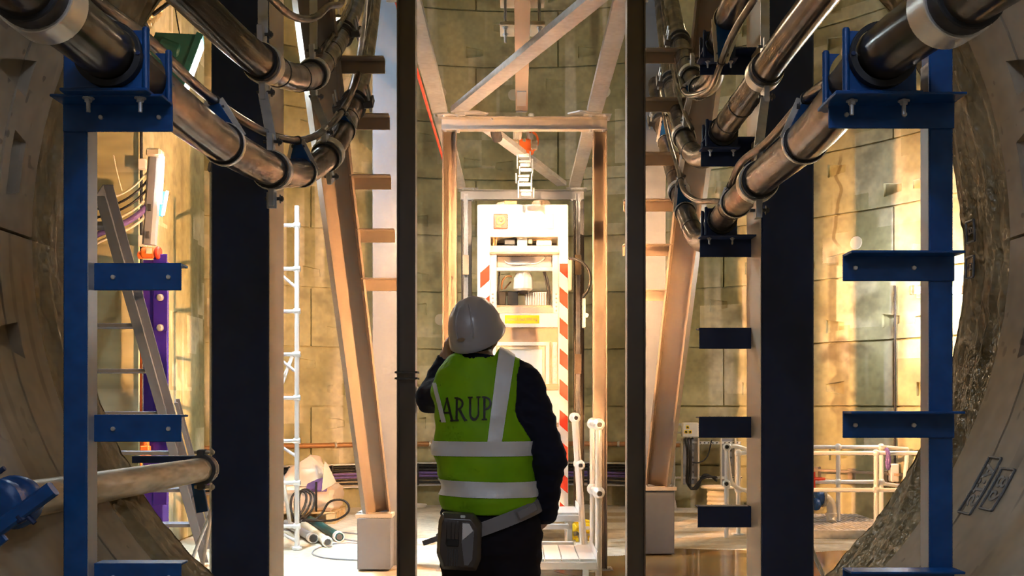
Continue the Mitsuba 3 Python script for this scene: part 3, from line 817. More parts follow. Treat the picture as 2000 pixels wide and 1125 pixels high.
for d, x0, x1 in ((6.0, -.80, .80), (8.95, Xp(861, 8.95), Xp(1187, 8.95)), (12.0, Xp(899, 12), Xp(1141, 12))):
    part(hf, 'cross_beam', beam(csec(.115, .075, .007), (x0, d + .05, ZB), (x1, d + .05, ZB), (0, -1, 0)), m_primer)
    for s in (-1, 1):
        xx = s*(x1 - x0)/2 + (x0+x1)/2 - s*.09
        part(hf, 'cleat_plate', [bx((xx - .12, d - .04, ZB + .058), (xx + .12, d + .16, ZB + .068), .001), *[m for t in (-.06, .06) for m in bolt((xx + t, d - .015, ZB + .058), (0, 0, -1), .011, .014)]], m_galv)
        part(hf, 'cleat_plate', [bx((xx - .07, d - .01, ZB - .066), (xx + .07, d + .11, ZB - .058), .001), *[m for t in (-.05, .05) for m in bolt((xx + t, d + .01, ZB - .066), (0, 0, -1), .009, .014)]], m_galv)
ZS = ZB + .10
for (d0, d1) in ((6.05, 8.95), (9.05, 12.05)):
    for s in (-1, 1):
        part(hf, 'side_beam', beam(csec(.13, .05, .006), (s*FX*.93, d0, ZS), (s*FX*.93, d1, ZS), (0, 0, 1)), m_galv)
part(hf, 'brace', beam(csec(.13, .05, .006), (-.52, 8.93, ZS), (.62, 6.15, ZS), (0, 0, 1)), m_galv)
part(hf, 'brace', beam(csec(.11, .05, .006), (-.40, 9.12, ZS), (.52, 11.9, ZS), (0, 0, 1)), m_galv)
for c in (P(918, 218, 8.9), P(1145, 216, 8.9)):
    s = -1 if c[0] < 0 else 1
    part(hf, 'gusset', plate_in(Polygon([(-.13, -.1), (.10, -.1), (.16, .05), (.06, .13), (-.13, .10)]), .012, (c[0], 8.98, ZB + .073), (-s, 0, 0), (0, -1, 0)), m_galv)

k = thing('conduit', 'thin red conduit running back along the left side beam of the hoist frame', 'pipe')
solo(k, tube(spline([(-.765, 5.9, ZS - .02), (-.765, 8.0, ZS - .02), (-.765, 9.9, ZS - .03), (-.76, 11.95, ZS - .03)], 30), .012, 10), m_red, True)

# ------------------------------------------------------------------ monorail beam over the frame, with its trolley
mr = thing('monorail_beam', 'galvanised monorail beam hung along the middle of the shaft above the frame', 'beam')
ZM = 4.36
part(mr, 'beam', beam(isec(.118, .16, .008), (.035, 6.2, ZM + .08), (.045, 10.15, ZM + .08), (0, 0, 1)), m_bronze)
part(mr, 'end_plate', bx((-.01, 10.15, ZM - .01), (.10, 10.17, ZM + .17), .002), m_galv)
part(mr, 'splice_plate', bx((.0, 9.5, ZM - .010), (.085, 9.95, ZM), .001), m_primer)
tr = thing('beam_clamp', 'square clamp plate with four bolts gripping the monorail beam near the top of the picture', 'clamp')
parts(tr, 'plate', [bx((-.13, 7.70, ZM - .055), (-.02, 7.95, ZM - .025), .003), bx((.10, 7.70, ZM - .055), (.21, 7.95, ZM - .025), .003)], m_cream)
part(tr, 'cross_plate', bx((-.13, 7.78, ZM + .165), (.21, 7.95, ZM + .19), .003), m_cream)
for sx in (-.09, .17):
    for y in (7.75, 7.9):
        part(tr, 'stud', [rod((sx, y, ZM - .12), (sx, y, ZM + 1.2), .010, 8), *bolt((sx, y, ZM - .055), (0, 0, -1), .016, .02)], m_galv)

# ------------------------------------------------------------------ hoist and its chain guide down to the car
ho = thing('chain_hoist', 'orange brown chain hoist hung under the end of the monorail beam', 'hoist')
HC = P(1024, 287, 10.5)
part(ho, 'body', cb(HC[0], 10.5, HC[2], .20, .15, .14, .02), m_orange)
part(ho, 'drum', disc((HC[0] - .10, 10.42, HC[2]), (1, 0, 0), .055, .10, 20), m_bronze, 40)
part(ho, 'drum', disc((HC[0] + .10, 10.42, HC[2]), (1, 0, 0), .055, .07, 20), m_bronze, 40)
part(ho, 'guard', tube(spline([HC + [.09, -.09, -.06], HC + [.135, -.09, .02], HC + [.12, -.09, .10], HC + [.05, -.09, .13]], 20), .012, 8), m_orange, True)
parts(ho, 'hanger', [beam(rect(.05, .02, .002), (HC[0] - .06, 10.5, HC[2] + .06), (HC[0] - .03, 10.45, ZM - .02), (0, 1, 0)), beam(rect(.05, .02, .002), (HC[0] + .06, 10.5, HC[2] + .06), (HC[0] + .02, 10.45, ZM - .02), (0, 1, 0))], m_steel)
parts(ho, 'glow_slab', [bx((HC[0] - .115, 10.42, HC[2] + .04), (HC[0] - .03, 10.52, HC[2] + .30), .02), bx((HC[0] + .04, 10.42, HC[2] + .06), (HC[0] + .10, 10.52, HC[2] + .33), .02)], m_alu)  # pale slabs added, their colour standing in for glow beside the hoist
for i in range(9):
    part(ho, 'bolt', bolt(HC + [-.085 + .17*(i % 3)/2, -.08, .05 + .09*(i//3)], (0, -1, 0), .012, .012), m_steel)
for s in (-1, 1):
    part(ho, 'side_or_lit_plate', bx((HC[0] + s*.075 - .006, 10.40, HC[2] - .02), (HC[0] + s*.075 + .006, 10.55, HC[2] + .27), .002), m_alu)
ch = thing('chain_guide', 'upright white drag chain between the hoist and the roof of the lift car', 'chain')
z = HC[2] - .075
i = 0
while z > 3.60:
    w = .078 if i % 2 else .066
    cx = HC[0] - .006 + .012*(i % 3)
    for s in (-1, 1):
        part(ch, 'side_link', cb(cx + s*w, 10.45, z - .035, .014, .10, .084, .006), m_alu)
    if i % 2 == 0:
        part(ch, 'cross_bar', cb(cx, 10.40, z - .035, .11, .012, .035, .003), m_alu)
    else:
        part(ch, 'cross_bar', [rod((cx - .06, 10.41, z - .02), (cx + .06, 10.41, z - .02), .012, 8), cb(cx, 10.45, z - .05, .10, .05, .03, .006)], m_alu)
    z -= .074; i += 1

# ------------------------------------------------------------------ the white lift car
CY = 10.8
car = thing('lift_car', 'white lift car with red hazard stripes and a domed camera, inside the hoist frame', 'lift car')
def cx(px): return Xp(px, CY)
def cz(py): return CAM_H - (py - VY)/F*CY
def face(n, a, b, c, e, mat, y0=CY, y1=CY + .03, ch=.004, smooth=False, label=None):
    return part(car, n, bx((cx(a), y0, cz(e)), (cx(b), y1, cz(c)), ch), mat, smooth, label)
face('roof_box', 932, 1110, 399, 462, m_white, CY, CY + .95, .012)
face('jamb', 932, 958, 462, 1001, m_white, CY, CY + .10)
face('jamb', 1090, 1110, 462, 1001, m_white, CY, CY + .10)
for s, a, b in ((0, 932, 936), (1, 1106, 1110)):
    face('side_wall', a, b, 462, 1001, m_cream, CY + .10, CY + .95)
part(car, 'floor', bx((cx(932), CY + .02, cz(1001)), (cx(1110), CY + .95, cz(990))), m_primer)
part(car, 'rear_wall', bx((cx(936), CY + .93, cz(1000)), (cx(1106), CY + .95, cz(606))), m_cream)
face('roof_lamp_guard', 985, 1010, 388, 399, m_orange, CY + .1, CY + .3)
part(car, 'roof_fan', [disc((cx(985), CY + .25, cz(394)), (0, 0, 1), .10, .07, 24)], m_bronze, 40)
part(car, 'roof_fan', [disc((cx(1058), CY + .25, cz(392)), (0, 0, 1), .10, .09, 24)], m_bronze, 40)
bc = (cx(978), CY - .012, cz(433))
bk = part(car, 'sounder', bx((bc[0] - .075, CY - .03, bc[2] - .078), (bc[0] + .075, CY, bc[2] + .078), .012), m_red, label='square red sounder on the white roof box')
part(bk, 'horn', [ring((bc[0], CY - .033, bc[2] + .01), (0, 1, 0), .03, .05, .012, 24), disc((bc[0], CY - .033, bc[2] + .01), (0, 1, 0), .017, .014, 14), cb(bc[0] - .02, CY - .033, bc[2] - .055, .05, .01, .018, .002)], m_orange, 40)
part(car, 'hatch', [bx((cx(1077), CY - .012, cz(447)), (cx(1081), CY, cz(418)), .002), bx((cx(1064), CY - .012, cz(448)), (cx(1081), CY, cz(445)), .002)], m_cream)
# machinery bay under the roof box
face('bay_back', 958, 1090, 460, 500, m_darkgrey, CY + .42, CY + .43)
for a, b, c, e, mm in ((962, 966, 462, 478, m_copper), (985, 1006, 464, 476, m_black), (1010, 1030, 462, 480, m_steel), (1032, 1040, 464, 474, m_bronze), (1048, 1078, 467, 477, m_alu)):
    face('machine_part', a, b, c, e, mm, CY + .08, CY + .25, .006)
parts(car, 'bay_pipe', [rod((cx(970), CY + .07, cz(462)), (cx(968), CY + .07, cz(480)), .008, 8), rod((cx(1042), CY + .09, cz(466)), (cx(1076), CY + .09, cz(465)), .007, 8)], m_copper, True)
part(car, 'lintel', hull(*[(cx(a), y, cz(c)) for a in (956, 1092) for y, c in ((CY + .06, 478), (CY - .03, 494), (CY + .10, 494))]), m_cream)
face('lintel_edge', 956, 1092, 493, 497, m_bronze, CY - .035, CY + .1)
# inner frame
face('inner_stile', 958, 970, 497, 612, m_alu, CY - .01, CY + .06)
face('inner_stile', 1079, 1091, 497, 612, m_alu, CY - .01, CY + .06)
face('duct_panel', 971, 1078, 498, 522, m_grey, CY + .10, CY + .13)
part(car, 'duct_wire', [tube(spline([(cx(985), CY + .09, cz(506)), (cx(990), CY + .085, cz(511)), (cx(1020), CY + .085, cz(514)), (cx(1050), CY + .085, cz(511)), (cx(1063), CY + .085, cz(503)), (cx(1067), CY + .09, cz(498))], 24), .006, 8)], m_white, True)
face('rail', 970, 1079, 522, 529, m_alu, CY - .005, CY + .05)
face('rail', 966, 1084, 600, 612, m_primer, CY - .01, CY + .05)
face('shelf', 968, 1080, 561, 567, m_cream, CY + .35, CY + .55)
dm = (cx(1022), CY + .12)
cam = part(car, 'dome_camera', lathe([(0, cz(530)), (.075, cz(530)), (.10, cz(540)), (.105, cz(562)), (.075, cz(566)), (0, cz(566))], (dm[0], dm[1], 0), n=12), m_white, 20, label='white domed security camera in the car')
part(cam, 'dome', lathe([(0, cz(573)), (.03, cz(572)), (.055, cz(569)), (.062, cz(565)), (0, cz(565))], (dm[0], dm[1], 0), n=20), m_black, 60)
for a, b in ((969, 988), (991, 1012)):
    face('fan_unit', a, b, 567, 594, m_black, CY + .12, CY + .25, .006)
hs = face('heat_sink', 1026, 1069, 567, 595, m_grey, CY + .16, CY + .26, .003)
parts(hs, 'fin', [bx((cx(1027) + i*.0255, CY + .14, cz(594)), (cx(1027) + i*.0255 + .012, CY + .16, cz(568)), .001) for i in range(9)], m_alu)
parts(car, 'wiring', [tube(spline([(cx(a), CY + .1, cz(529)), (cx(b), CY + .08, cz(550)), (cx(c), CY + .1, cz(575)), (cx(e), CY + .12, cz(600))], 20), .010, 8) for a, b, c, e in ((1062, 1067, 1072, 1073), (1065, 1071, 1074, 1072), (975, 974, 973, 976))], m_black, True)
parts(car, 'pipework', [tube(spline([(cx(1000), CY + .2, cz(536)), (cx(985), CY + .2, cz(538)), (cx(980), CY + .2, cz(548)), (cx(980), CY + .2, cz(562))], 20), .010, 8), rod((cx(984), CY + .22, cz(560)), (cx(998), CY + .22, cz(545)), .008, 8)], m_copper, True)
face('terminal_strip', 968, 1078, 595, 600, m_bronze, CY + .05, CY + .15, .004)
for a in (958, 1082):
    face('drilled_plate', a, a + 9, 570, 612, m_alu, CY - .016, CY - .01, .001)
    for i in range(5):
        part(car, 'hole', disc((cx(a + 4.5), CY - .0165, cz(575 + i*8)), (0, 1, 0), .011, .003, 10), m_grey)
face('sign_rail', 976, 1090, 612, 639, m_alu, CY - .012, CY + .05)
sg = face('load_sign', 986, 1053, 616, 632, m_yellow, CY - .017, CY - .0125, .001, label='yellow plate giving the safe load')
tm = meshkit.text_mesh('Rated Load 500 kg', .026, .002, bold=True)
tm.apply_translation([-tm.bounds[1][0]/2, -.012, 0])
tm.apply_transform(np.array([[1, 0, 0, cx(1019.5)], [0, 0, -1, CY - .0165], [0, 1, 0, cz(624)], [0, 0, 0, 1.0]]))
part(sg, 'lettering', tm, m_bronze)
face('panel', 958, 1090, 639, 668, m_bronze, CY + .05, CY + .06)
# door with a glazed panel in nested frames
dr_ = part(car, 'door', bx((cx(960), CY + .04, cz(752)), (cx(1090), CY + .05, cz(668))), m_cream)
def frame_rect(a, b, c, e, w, y0, y1):
    return [bx((cx(a), y0, cz(c + w)), (cx(b), y1, cz(c)), .002), bx((cx(a), y0, cz(e)), (cx(b), y1, cz(e - w)), .002),
            bx((cx(a), y0, cz(e - w)), (cx(a + w), y1, cz(c + w)), .002), bx((cx(b - w), y0, cz(e - w)), (cx(b), y1, cz(c + w)), .002)]
part(dr_, 'frame', frame_rect(962, 1073, 668, 760, 7, CY + .0, CY + .04), m_white)
part(dr_, 'frame', frame_rect(971, 1064, 677, 758, 5, CY + .015, CY + .04), m_cream)
part(dr_, 'pane', bx((cx(976), CY + .03, cz(754)), (cx(1059), CY + .036, cz(682)), .001), m_glass)
face('drilled_plate', 1079, 1088, 668, 750, m_galv, CY + .02, CY + .04, .001)
for i in range(9):
    part(car, 'hole', disc((cx(1083.5), CY + .0195, cz(674 + i*9)), (0, 1, 0), .009, .003, 10), m_white)
face('sill', 958, 1091, 750, 762, m_bronze, CY - .012, CY + .05)
face('kick_panel', 958, 1091, 762, 826, m_white, CY + .01, CY + .03)
face('rail', 958, 1091, 826, 834, m_bronze, CY - .005, CY + .03)
face('kick_panel', 958, 1091, 834, 1000, m_white, CY + .01, CY + .03)
# hazard stripes
def hazard(a, b, y_top, y_bot, first, pitch, slope):
    y = first
    while y < y_bot:
        q = [(cx(a), cz(y)), (cx(b), cz(y + slope)), (cx(b), cz(y + slope + pitch/2)), (cx(a), cz(y + pitch/2))]
        g = Polygon(q).intersection(sbox(cx(a), cz(y_bot), cx(b), cz(y_top)))
        if not g.is_empty and g.area > 1e-5:
            part(car, 'hazard_stripe', plate_in(g, .004, (0, CY - .002, 0), (1, 0, 0), (0, 0, 1)), m_red)
        y += pitch
hazard(1093, 1109, 515, 1001, 500, 60, 14)
hazard(938, 956, 515, 1001, 533, 60, -16)
face('latch', 1108, 1117, 505, 566, m_cream, CY + .0, CY + .10, .01)
k = thing('trailing_cable', 'looped black cable beside the right edge of the lift car', 'cable')
solo(k, tube(spline([P(1112, 505, 10.75), P(1128, 508, 10.7), P(1146, 522, 10.7), P(1153, 545, 10.7), P(1150, 562, 10.7), P(1138, 580, 10.75)], 40), .015, 10), m_black, True)
k = thing('limit_switch', 'slim grey limit switch with a roller on the rear right post', 'switch')
part(k, 'body', bx((Xp(1137, 10.8), 10.75, cz(640)), (Xp(1143, 10.8), 10.83, cz(583)), .004), m_alu)
part(k, 'arm', rod(P(1138, 582, 10.75), P(1140, 574, 10.75), .012, 8), m_black)
part(k, 'roller', disc(P(1145, 616, 10.74), (0, 1, 0), .025, .03, 14), m_white)

# guide rails standing behind the car's right and left sides
for lab, a, b, d in (('slim guide rail between the rear right post and the lift car', 1125, 1133, 11.4), ('slim guide rail at the left side of the lift car', 906, 914, 11.4)):
    k = thing('guide_rail', lab, 'rail', 'guide rails of the lift car')
    part(k, 'rail', beam(csec(Xp(b, d) - Xp(a, d), .05, .006), (Xp((a+b)/2, d), d, 0), (Xp((a+b)/2, d), d, 3.8), (0, -1, 0)), m_galv)
    for zz in (.8, 1.9, 3.0):
        part(k, 'joint_plate', cb(Xp((a+b)/2, d), d - .035, zz, .07, .012, .22, .002), m_bronze)

# ------------------------------------------------------------------ steps and handrails in front of the car
st = thing('access_step', 'low aluminium platform of planks in front of the lift car, beside the worker', 'step', 'aluminium steps to the lift car')
def step(st, x0, x1, d0, d1, z, planks):
    w = (x1 - x0) / planks
    for i in range(planks):
        part(st, 'plank', bx((x0 + i*w + .004, d0, z - .022), (x0 + (i+1)*w - .004, d1, z), .002), m_alu)
    part(st, 'edge_beam', bx((x0, d0 - .012, z - .085), (x1, d0 + .03, z - .022), .003), m_alu)
    part(st, 'edge_beam', bx((x0, d1 - .03, z - .085), (x1, d1 + .012, z - .022), .003), m_alu)
    part(st, 'side_board', bx((x1, d0 - .012, z - .085), (x1 + .012, d1 + .012, z + .06), .003), m_alu)
    for px in (x0 + .06, x1 - .11):
        for d in (d0 + .03, d1 - .08):
            part(st, 'leg', bx((px, d, 0), (px + .05, d + .05, z - .022), .003), m_alu)
step(st, Xp(930, 8.4), Xp(1163, 8.4), 8.28, 9.12, .20, 7)
st2 = thing('access_step', 'higher aluminium tread just before the lift car, above the plank platform', 'step', 'aluminium steps to the lift car')
step(st2, Xp(960, 9.8), Xp(1130, 9.8), 9.75, 10.35, .42, 4)
part(st2, 'riser_bar', bx((Xp(960, 9.7), 9.66, .27), (Xp(1110, 9.7), 9.72, .32), .003), m_alu)
part(st2, 'riser_bar', bx((Xp(960, 9.5), 9.46, .13), (Xp(1120, 9.5), 9.52, .18), .003), m_alu)

def handrail(label, posts, ztop, zmid, lean=0.0, rail_far=None):
    k = thing('handrail', label, 'handrail', 'short galvanised handrails at the steps')
    for x, d in posts:
        part(k, 'post', rod((x + lean, d, 0), (x, d, ztop), .028, 14), m_alu, True)
        part(k, 'foot_plate', cb(x + lean, d, .006, .14, .10, .012, .002), m_alu)
        for z, f in ((ztop, 0.0), (zmid, lean*.5)):
            part(k, 'ball_joint', trimesh.creation.icosphere(3, .052).apply_translation([x + f, d, z]), m_alu, True)
    for z, f in ((ztop, 0.0), (zmid, lean*.5)):
        (xa, da), (xb, db) = posts[0], posts[-1]
        part(k, 'rail', rod((xa + f, da - .12, z), (xb + f, db + .02, z), .027, 14), m_alu, True)
        part(k, 'rail_end', [ring((xa + f, da - .125, z), (0, 1, 0), .020, .029, .012, 20)], m_alu, 40)
        part(k, 'rail_bore', disc((xa + f, da - .122, z), (0, 1, 0), .021, .006, 16), m_black)
d1 = 8.48; d2 = 8.86
handrail('short two-post handrail of pale tubes right of the steps', [(Xp(1169, d1), d1), (Xp(1158, d2), d2)], CAM_H - (829 - VY)/F*d1, CAM_H - (962 - VY)/F*d1)
d1 = 10.35; d2 = 10.6
handrail('slanting handrail of pale tubes at the right edge of the lift car', [(Xp(1124, d1), d1), (Xp(1121, d2), d2)], CAM_H - (816 - VY)/F*d1, CAM_H - (908 - VY)/F*d1, lean=.09)

# yellow site transformer on the floor
k = thing('site_transformer', 'small yellow transformer in a carrying frame on the floor behind the handrail', 'transformer')
c = np.array([Xp(1139, 10.9), 10.9, 0])
part(k, 'case', cb(c[0] + .02, 10.9, .145, .16, .16, .12, .02), m_yellow)
part(k, 'handle', tube(spline([c + [.07, -.05, .02], c + [.075, -.05, .2], c + [-.04, -.05, .215], c + [-.10, -.05, .02]], 24), .016, 8), m_yellow, True)
part(k, 'socket', disc(c + [-.09, -.06, .15], (-1, -1, 0), .045, .06, 16), m_yellow, 40)
part(k, 'label', cb(c[0] + .035, 10.815, .145, .05, .004, .035, .001), m_white)
parts(k, 'foot', [cb(c[0] + s*.07, 10.9, .02, .03, .2, .04, .004) for s in (-1, 1)], m_yellow)
# ------------------------------------------------------------------ left side of the shaft
# aluminium scaffold tower
sc = thing('scaffold_tower', 'slim aluminium scaffold tower standing right of the wide navy column', 'scaffold')
d = 10.2
xr, xl = Xp(580, d), Xp(424, d)
for (x, dd) in ((xr, d), (xl, d), (xr, d + .75), (xl, d + .75)):
    if dd > d:
        continue
    part(sc, 'standard', rod((x, dd, .04), (x, dd, CAM_H - (402 - VY)/F*d), .025, 12), m_alu, True)
    part(sc, 'foot', disc((x, dd, .02), (0, 0, 1), .05, .04, 16), m_alu, 40)
for y in (440, 525, 608, 692, 777, 861, 943, 1028):
    z = CAM_H - (y - VY)/F*d
    part(sc, 'rung', rod((xl, d, z), (xr, d, z), .021, 10), m_alu, True)
    part(sc, 'socket', disc((xr, d, z), (1, 0, 0), .031, .07, 14), m_alu, 40)
for (y0, y1) in ((527, 563), (694, 728), (864, 892), (1034, 1058)):
    part(sc, 'diagonal', rod((xr - .22, d, CAM_H - (y0 - VY)/F*d), (xr, d, CAM_H - (y1 - VY)/F*d), .016, 8), m_alu, True)
part(sc, 'brace', rod(P(546, 762, d), P(573, 690, d + .5), .02, 10), m_alu, True)
part(sc, 'brace', rod(P(552, 930, d), P(566, 1020, d + .3), .02, 10), m_alu, True)

# wrapped pallet
pl = thing('wooden_pallet', 'wooden pallet on the floor under the plastic-wrapped load', 'pallet')
px0, px1, pd0, pd1 = Xp(520, 12.5), Xp(657, 12.5), 12.4, 13.2
for i in range(5):
    part(pl, 'deck_board', bx((px0, pd0 + i*.165, .125), (px1, pd0 + i*.165 + .12, .145), .003), m_wood)
for i in range(3):
    x = px0 + (px1 - px0 - .11)*i/2
    for j in range(3):
        part(pl, 'block', cb(x + .055, pd0 + .06 + j*.335, .072, .11, .12, .10, .004), m_wood)
for i in range(3):
    x = px0 + (px1 - px0 - .11)*i/2
    part(pl, 'base_board', bx((x, pd0, 0), (x + .11, pd1, .022), .003), m_wood)
def lumpy(base, amp, seed, freq=6, lap=0):
    m = tri(base)
    for _ in range(3):
        m = m.subdivide()
    m.merge_vertices()
    n = np.array(m.vertex_normals)
    f = meshkit.fbm(np.array(m.vertices)*[freq, freq, freq*1.3], 4, seed) - .5
    m.vertices = m.vertices + n * (f*amp)[:, None]
    if lap:
        trimesh.smoothing.filter_laplacian(m, iterations=lap)
    return m
ld = thing('wrapped_load', 'load wrapped in creased plastic film, stacked on the pallet at the left', 'load')
part(ld, 'lower_wrap', lumpy(bx((px0, pd0, .147), (px1 - .02, pd1, .46), .05), .12, 5, 5), m_film, 35)
part(ld, 'upper_wrap', lumpy(hull(*[(px0 + .15 + x, pd0 + .1 + y, z) for x, y, z in ((0, 0, .45), (.5, 0, .45), (.5, .5, .45), (0, .5, .45), (.1, .1, .66), (.36, .15, .84), (.46, .3, .80), (.55, .1, .62), (.3, .4, .8))]), .08, 9, 6), m_film, 35)
part(ld, 'loose_sheet', [tri(hull(P(628, 960, 12.32), P(657, 942, 12.35), P(640, 906, 12.38), P(634, 900, 12.36), P(642, 930, 12.345)))], m_film)
part(ld, 'purple_pack', lumpy(hull(P(596, 960, 12.38), P(638, 960, 12.36), P(634, 930, 12.36), P(610, 955, 12.34), P(600, 945, 12.5), P(640, 950, 12.5)), .03, 3), m_purple, 35)
part(ld, 'band', bx((Xp(615, 12.3), 12.31, .16), (Xp(619, 12.3), 12.325, .52), .002), m_black)
for i, (cx_, w) in enumerate(((596, 30), (604, 36), (612, 44))):
    k = thing('hose', ('black hose loop nearest the scaffold tower', 'middle black hose loop before the wrapped load', 'black hose loop resting against the wooden pallet')[i], 'hose', 'black hoses before the wrapped load')
    solo(k, tube(spline([P(575 + i*6, 1014, 11.94 + i*.05), P(cx_ - 2, 990 + i*2, 12.0 + i*.07), P(cx_ - 4, 960, 12.1 + i*.07), P(cx_ - 18, 962 - i*3, 12.1 + i*.07), P(cx_ - 28, 990, 12.03 + i*.07), P(cx_ - 20, 1013, 11.93 + i*.05), P(cx_ + w*.4, 1017, 11.78 + i*.05)], 50), .013, 8), m_black, True)
k = thing('hose', 'long black hose curling up off the floor right of the pallet', 'hose', 'black hoses before the wrapped load')
solo(k, tube(spline([P(590, 1017, 11.7), P(640, 1017, 11.75), P(668, 1010, 12.0), P(682, 992, 12.15), P(672, 978, 12.2), P(652, 977, 12.15), P(635, 992, 11.95), P(612, 1016, 11.75)], 60), .013, 8), m_black, True)
for i, (x0, y0, x1, y1, mat) in enumerate(((560, 1022, 612, 1052, m_grey), (585, 1019, 640, 1059, m_cream), (606, 1015, 663, 1049, m_green))):
    k = thing('loose_pipe', ('grey pipe on the floor beside the foot of the scaffold tower', 'pale pipe lying on the floor, second from the scaffold tower', 'green grey pipe lying on the floor, furthest right', 'galvanised pipe lying on the floor, nearest the camera')[i], 'pipe', 'pipes lying on the floor by the scaffold')
    r = .055
    a = np.array([(x0 - VX)/F*(CAM_H - r)*F/(y0 - VY), (CAM_H - r)*F/(y0 - VY), r + .002])
    b = np.array([(x1 - VX)/F*(CAM_H - r)*F/(y1 - VY), (CAM_H - r)*F/(y1 - VY), r + .002])
    part(k, 'tube', rod(a, b, r*.82, 16), mat, True)
    part(k, 'collar', ring(b - unit(b-a)*.05, b - a, r*.80, r, .10, 22), m_alu, 40)
    part(k, 'bore', disc(b + unit(b-a)*.001, b - a, r*.6, .006, 16), m_darkgrey)
def on_floor(px, py, h=.008):
    dd = (CAM_H - h)*F/(py - VY)
    return np.array([(px - VX)/F*dd, dd, h])
for lab, pts in (('thin grey lead wandering over the pale floor at the left', [(560, 1030), (640, 1048), (720, 1062), (690, 1060), (610, 1080), (650, 1091), (725, 1094)]),
                 ('thin lead lying near the left leaning column', [(640, 1030), (700, 1043), (735, 1050), (700, 1066), (730, 1072)])):
    k = thing('floor_lead', lab, 'cable', 'thin leads on the floor')
    solo(k, tube(spline([on_floor(*p) for p in pts], 70), .008, 8), m_grey, True)
k = thing('yellow_baton', 'short yellow stick on the floor left of the pale column foot', 'stick')
solo(k, rod(on_floor(714, 1077, .02), on_floor(729, 1069, .02), .018, 10), m_yellow, True)
k = thing('yellow_strap', 'yellow strap over the pipes at the foot of the scaffold tower', 'strap')
solo(k, beam(rect(.035, .006, .001), P(563, 1002, 10.9), P(567, 1020, 10.75), (0, -1, 0)), m_yellow)

# pilaster, indigo post and steel stair beside the tunnel mouth
k = struct('trim_1')
part(k, 'pilaster', bx((-4.35, 9.7, 0), (Xp(274, 9.7), 11.7, 6.5), .02), m_shaft)
ip = thing('steel_post', 'deep indigo steel post with a bolted splice plate, behind the leaning stair', 'post')
d = 9.2
part(ip, 'post', bx((Xp(279, d), d, 0), (Xp(318, d), d + .16, 2.75), .004), m_indigo)
part(ip, 'flange', bx((Xp(300, d), d - .012, .55), (Xp(327, d), d, 2.8), .003), m_indigo)
part(ip, 'splice_plate', bx((Xp(301, d), d - .024, CAM_H - (646 - VY)/F*d), (Xp(329, d), d - .012, CAM_H - (560 - VY)/F*d), .003), m_indigo)
for y in (581, 640):
    part(ip, 'bolt', bolt(P(313, y, d - .026), (0, -1, 0), .022, .02), m_steel)
part(ip, 'conduit', rod((Xp(277, d), d - .02, .3), (Xp(277, d), d - .02, 2.7), .011, 8), m_orange, True)
for y0, y1 in ((865, 893),):
    part(ip, 'socket', [bx((Xp(280, d), d - .09, CAM_H - (y1 - VY)/F*d), (Xp(297, d), d - .02, CAM_H - (y0 + 5 - VY)/F*d), .008), disc(P(285, 867, d - .05), (0, 0, 1), .03, .05, 14)], m_orange, label='orange power socket')
k = thing('power_plug', 'orange and red power plug on the shaft wall at the left, above the blue bracket', 'plug')
c = P(295, 494, 9.2)
part(k, 'body', disc(c + [-.02, 0, 0], (1, 0, 0), .052, .12, 18), m_orange, 40)
part(k, 'collar', disc(c + [.065, 0, 0], (1, 0, 0), .060, .04, 18), m_red, 40)
part(k, 'label', cb(c[0] + .0, c[1] - .055, c[2] + .01, .05, .01, .05, .002), m_cream)
part(k, 'cap', disc(c + [-.095, 0, -.02], (1, 0, 0), .035, .04, 14), m_orange, 40)

ss = thing('steel_stair', 'steep galvanised stair leaning towards the camera behind the left blue frame', 'stair')
top, bot = P(203, 372, 6.9), P(404, 1085, 9.2)
def stringer(o):
    part(ss, 'stringer', beam(csec(.17, .07, .007), bot + [o, 0, 0], top + [o, 0, 0], (1, 0, 0)), m_zinc)
stringer(0); stringer(-.80)
dirn = unit(top - bot); L = np.linalg.norm(top - bot)
n_t = int(L / .42)
for i in range(1, n_t + 1):
    q = bot + dirn * (i * L / (n_t + .6))
    part(ss, 'tread', bx((q[0] - .78, q[1] - .09, q[2] - .03), (q[0] - .035, q[1] + .09, q[2]), .003), m_zinc)
part(ss, 'handrail', beam(csec(.05, .03, .004), bot + [.10, -.10, .15], bot + dirn*1.6 + [.10, -.10, .15], (1, 0, 0)), m_zinc)
part(ss, 'rail_tie', rod(bot + dirn*.7 + [0, 0, 0], bot + dirn*.7 + [.12, -.10, .15], .012, 8), m_zinc, True)

# lamps and cables on the left wall
lb = thing('batten_lamp', 'grey batten lamp with a glowing edge, upright on the left shaft wall', 'lamp')
a, b = P(303, 302, 9.0), P(291, 478, 9.0)
ax = unit(a - b)
side = unit(np.cross(ax, [0, -1, 0]))
part(lb, 'housing', beam(Polygon([(-.055, -.04), (.055, -.04), (.055, .02), (.03, .045), (-.03, .045), (-.055, .02)]), b, a - ax*.03, (0, -1, 0)), m_grey)
part(lb, 'end_cap', cb(a[0], a[1], a[2] + .01, .13, .12, .07, .02), m_cream)
part(lb, 'tube', rod(b + ax*.36 + [.075, 0, 0], a - ax*.02 + [.072, 0, 0], .014, 10), m_glass, True, emitter=glow(BATTEN * 2.2))
parts(lb, 'clip', [cb(*(b*.6 + a*.4 + np.array([0, -.05, 0])), .03, .012, .06, .003), cb(*(b*.9 + a*.1 + np.array([0, -.05, 0])), .03, .012, .06, .003)], m_darkgrey)
l2 = thing('blue_lamp', 'small blue-bodied tube lamp just behind the grey batten lamp', 'lamp')
a, b = P(316, 374, 9.3), P(307, 421, 9.3)
part(l2, 'housing', beam(rect(.10, .04, .005), b, a, (0, -1, 0)), M('skyblue', principled((.06, .42, .75), .35)))
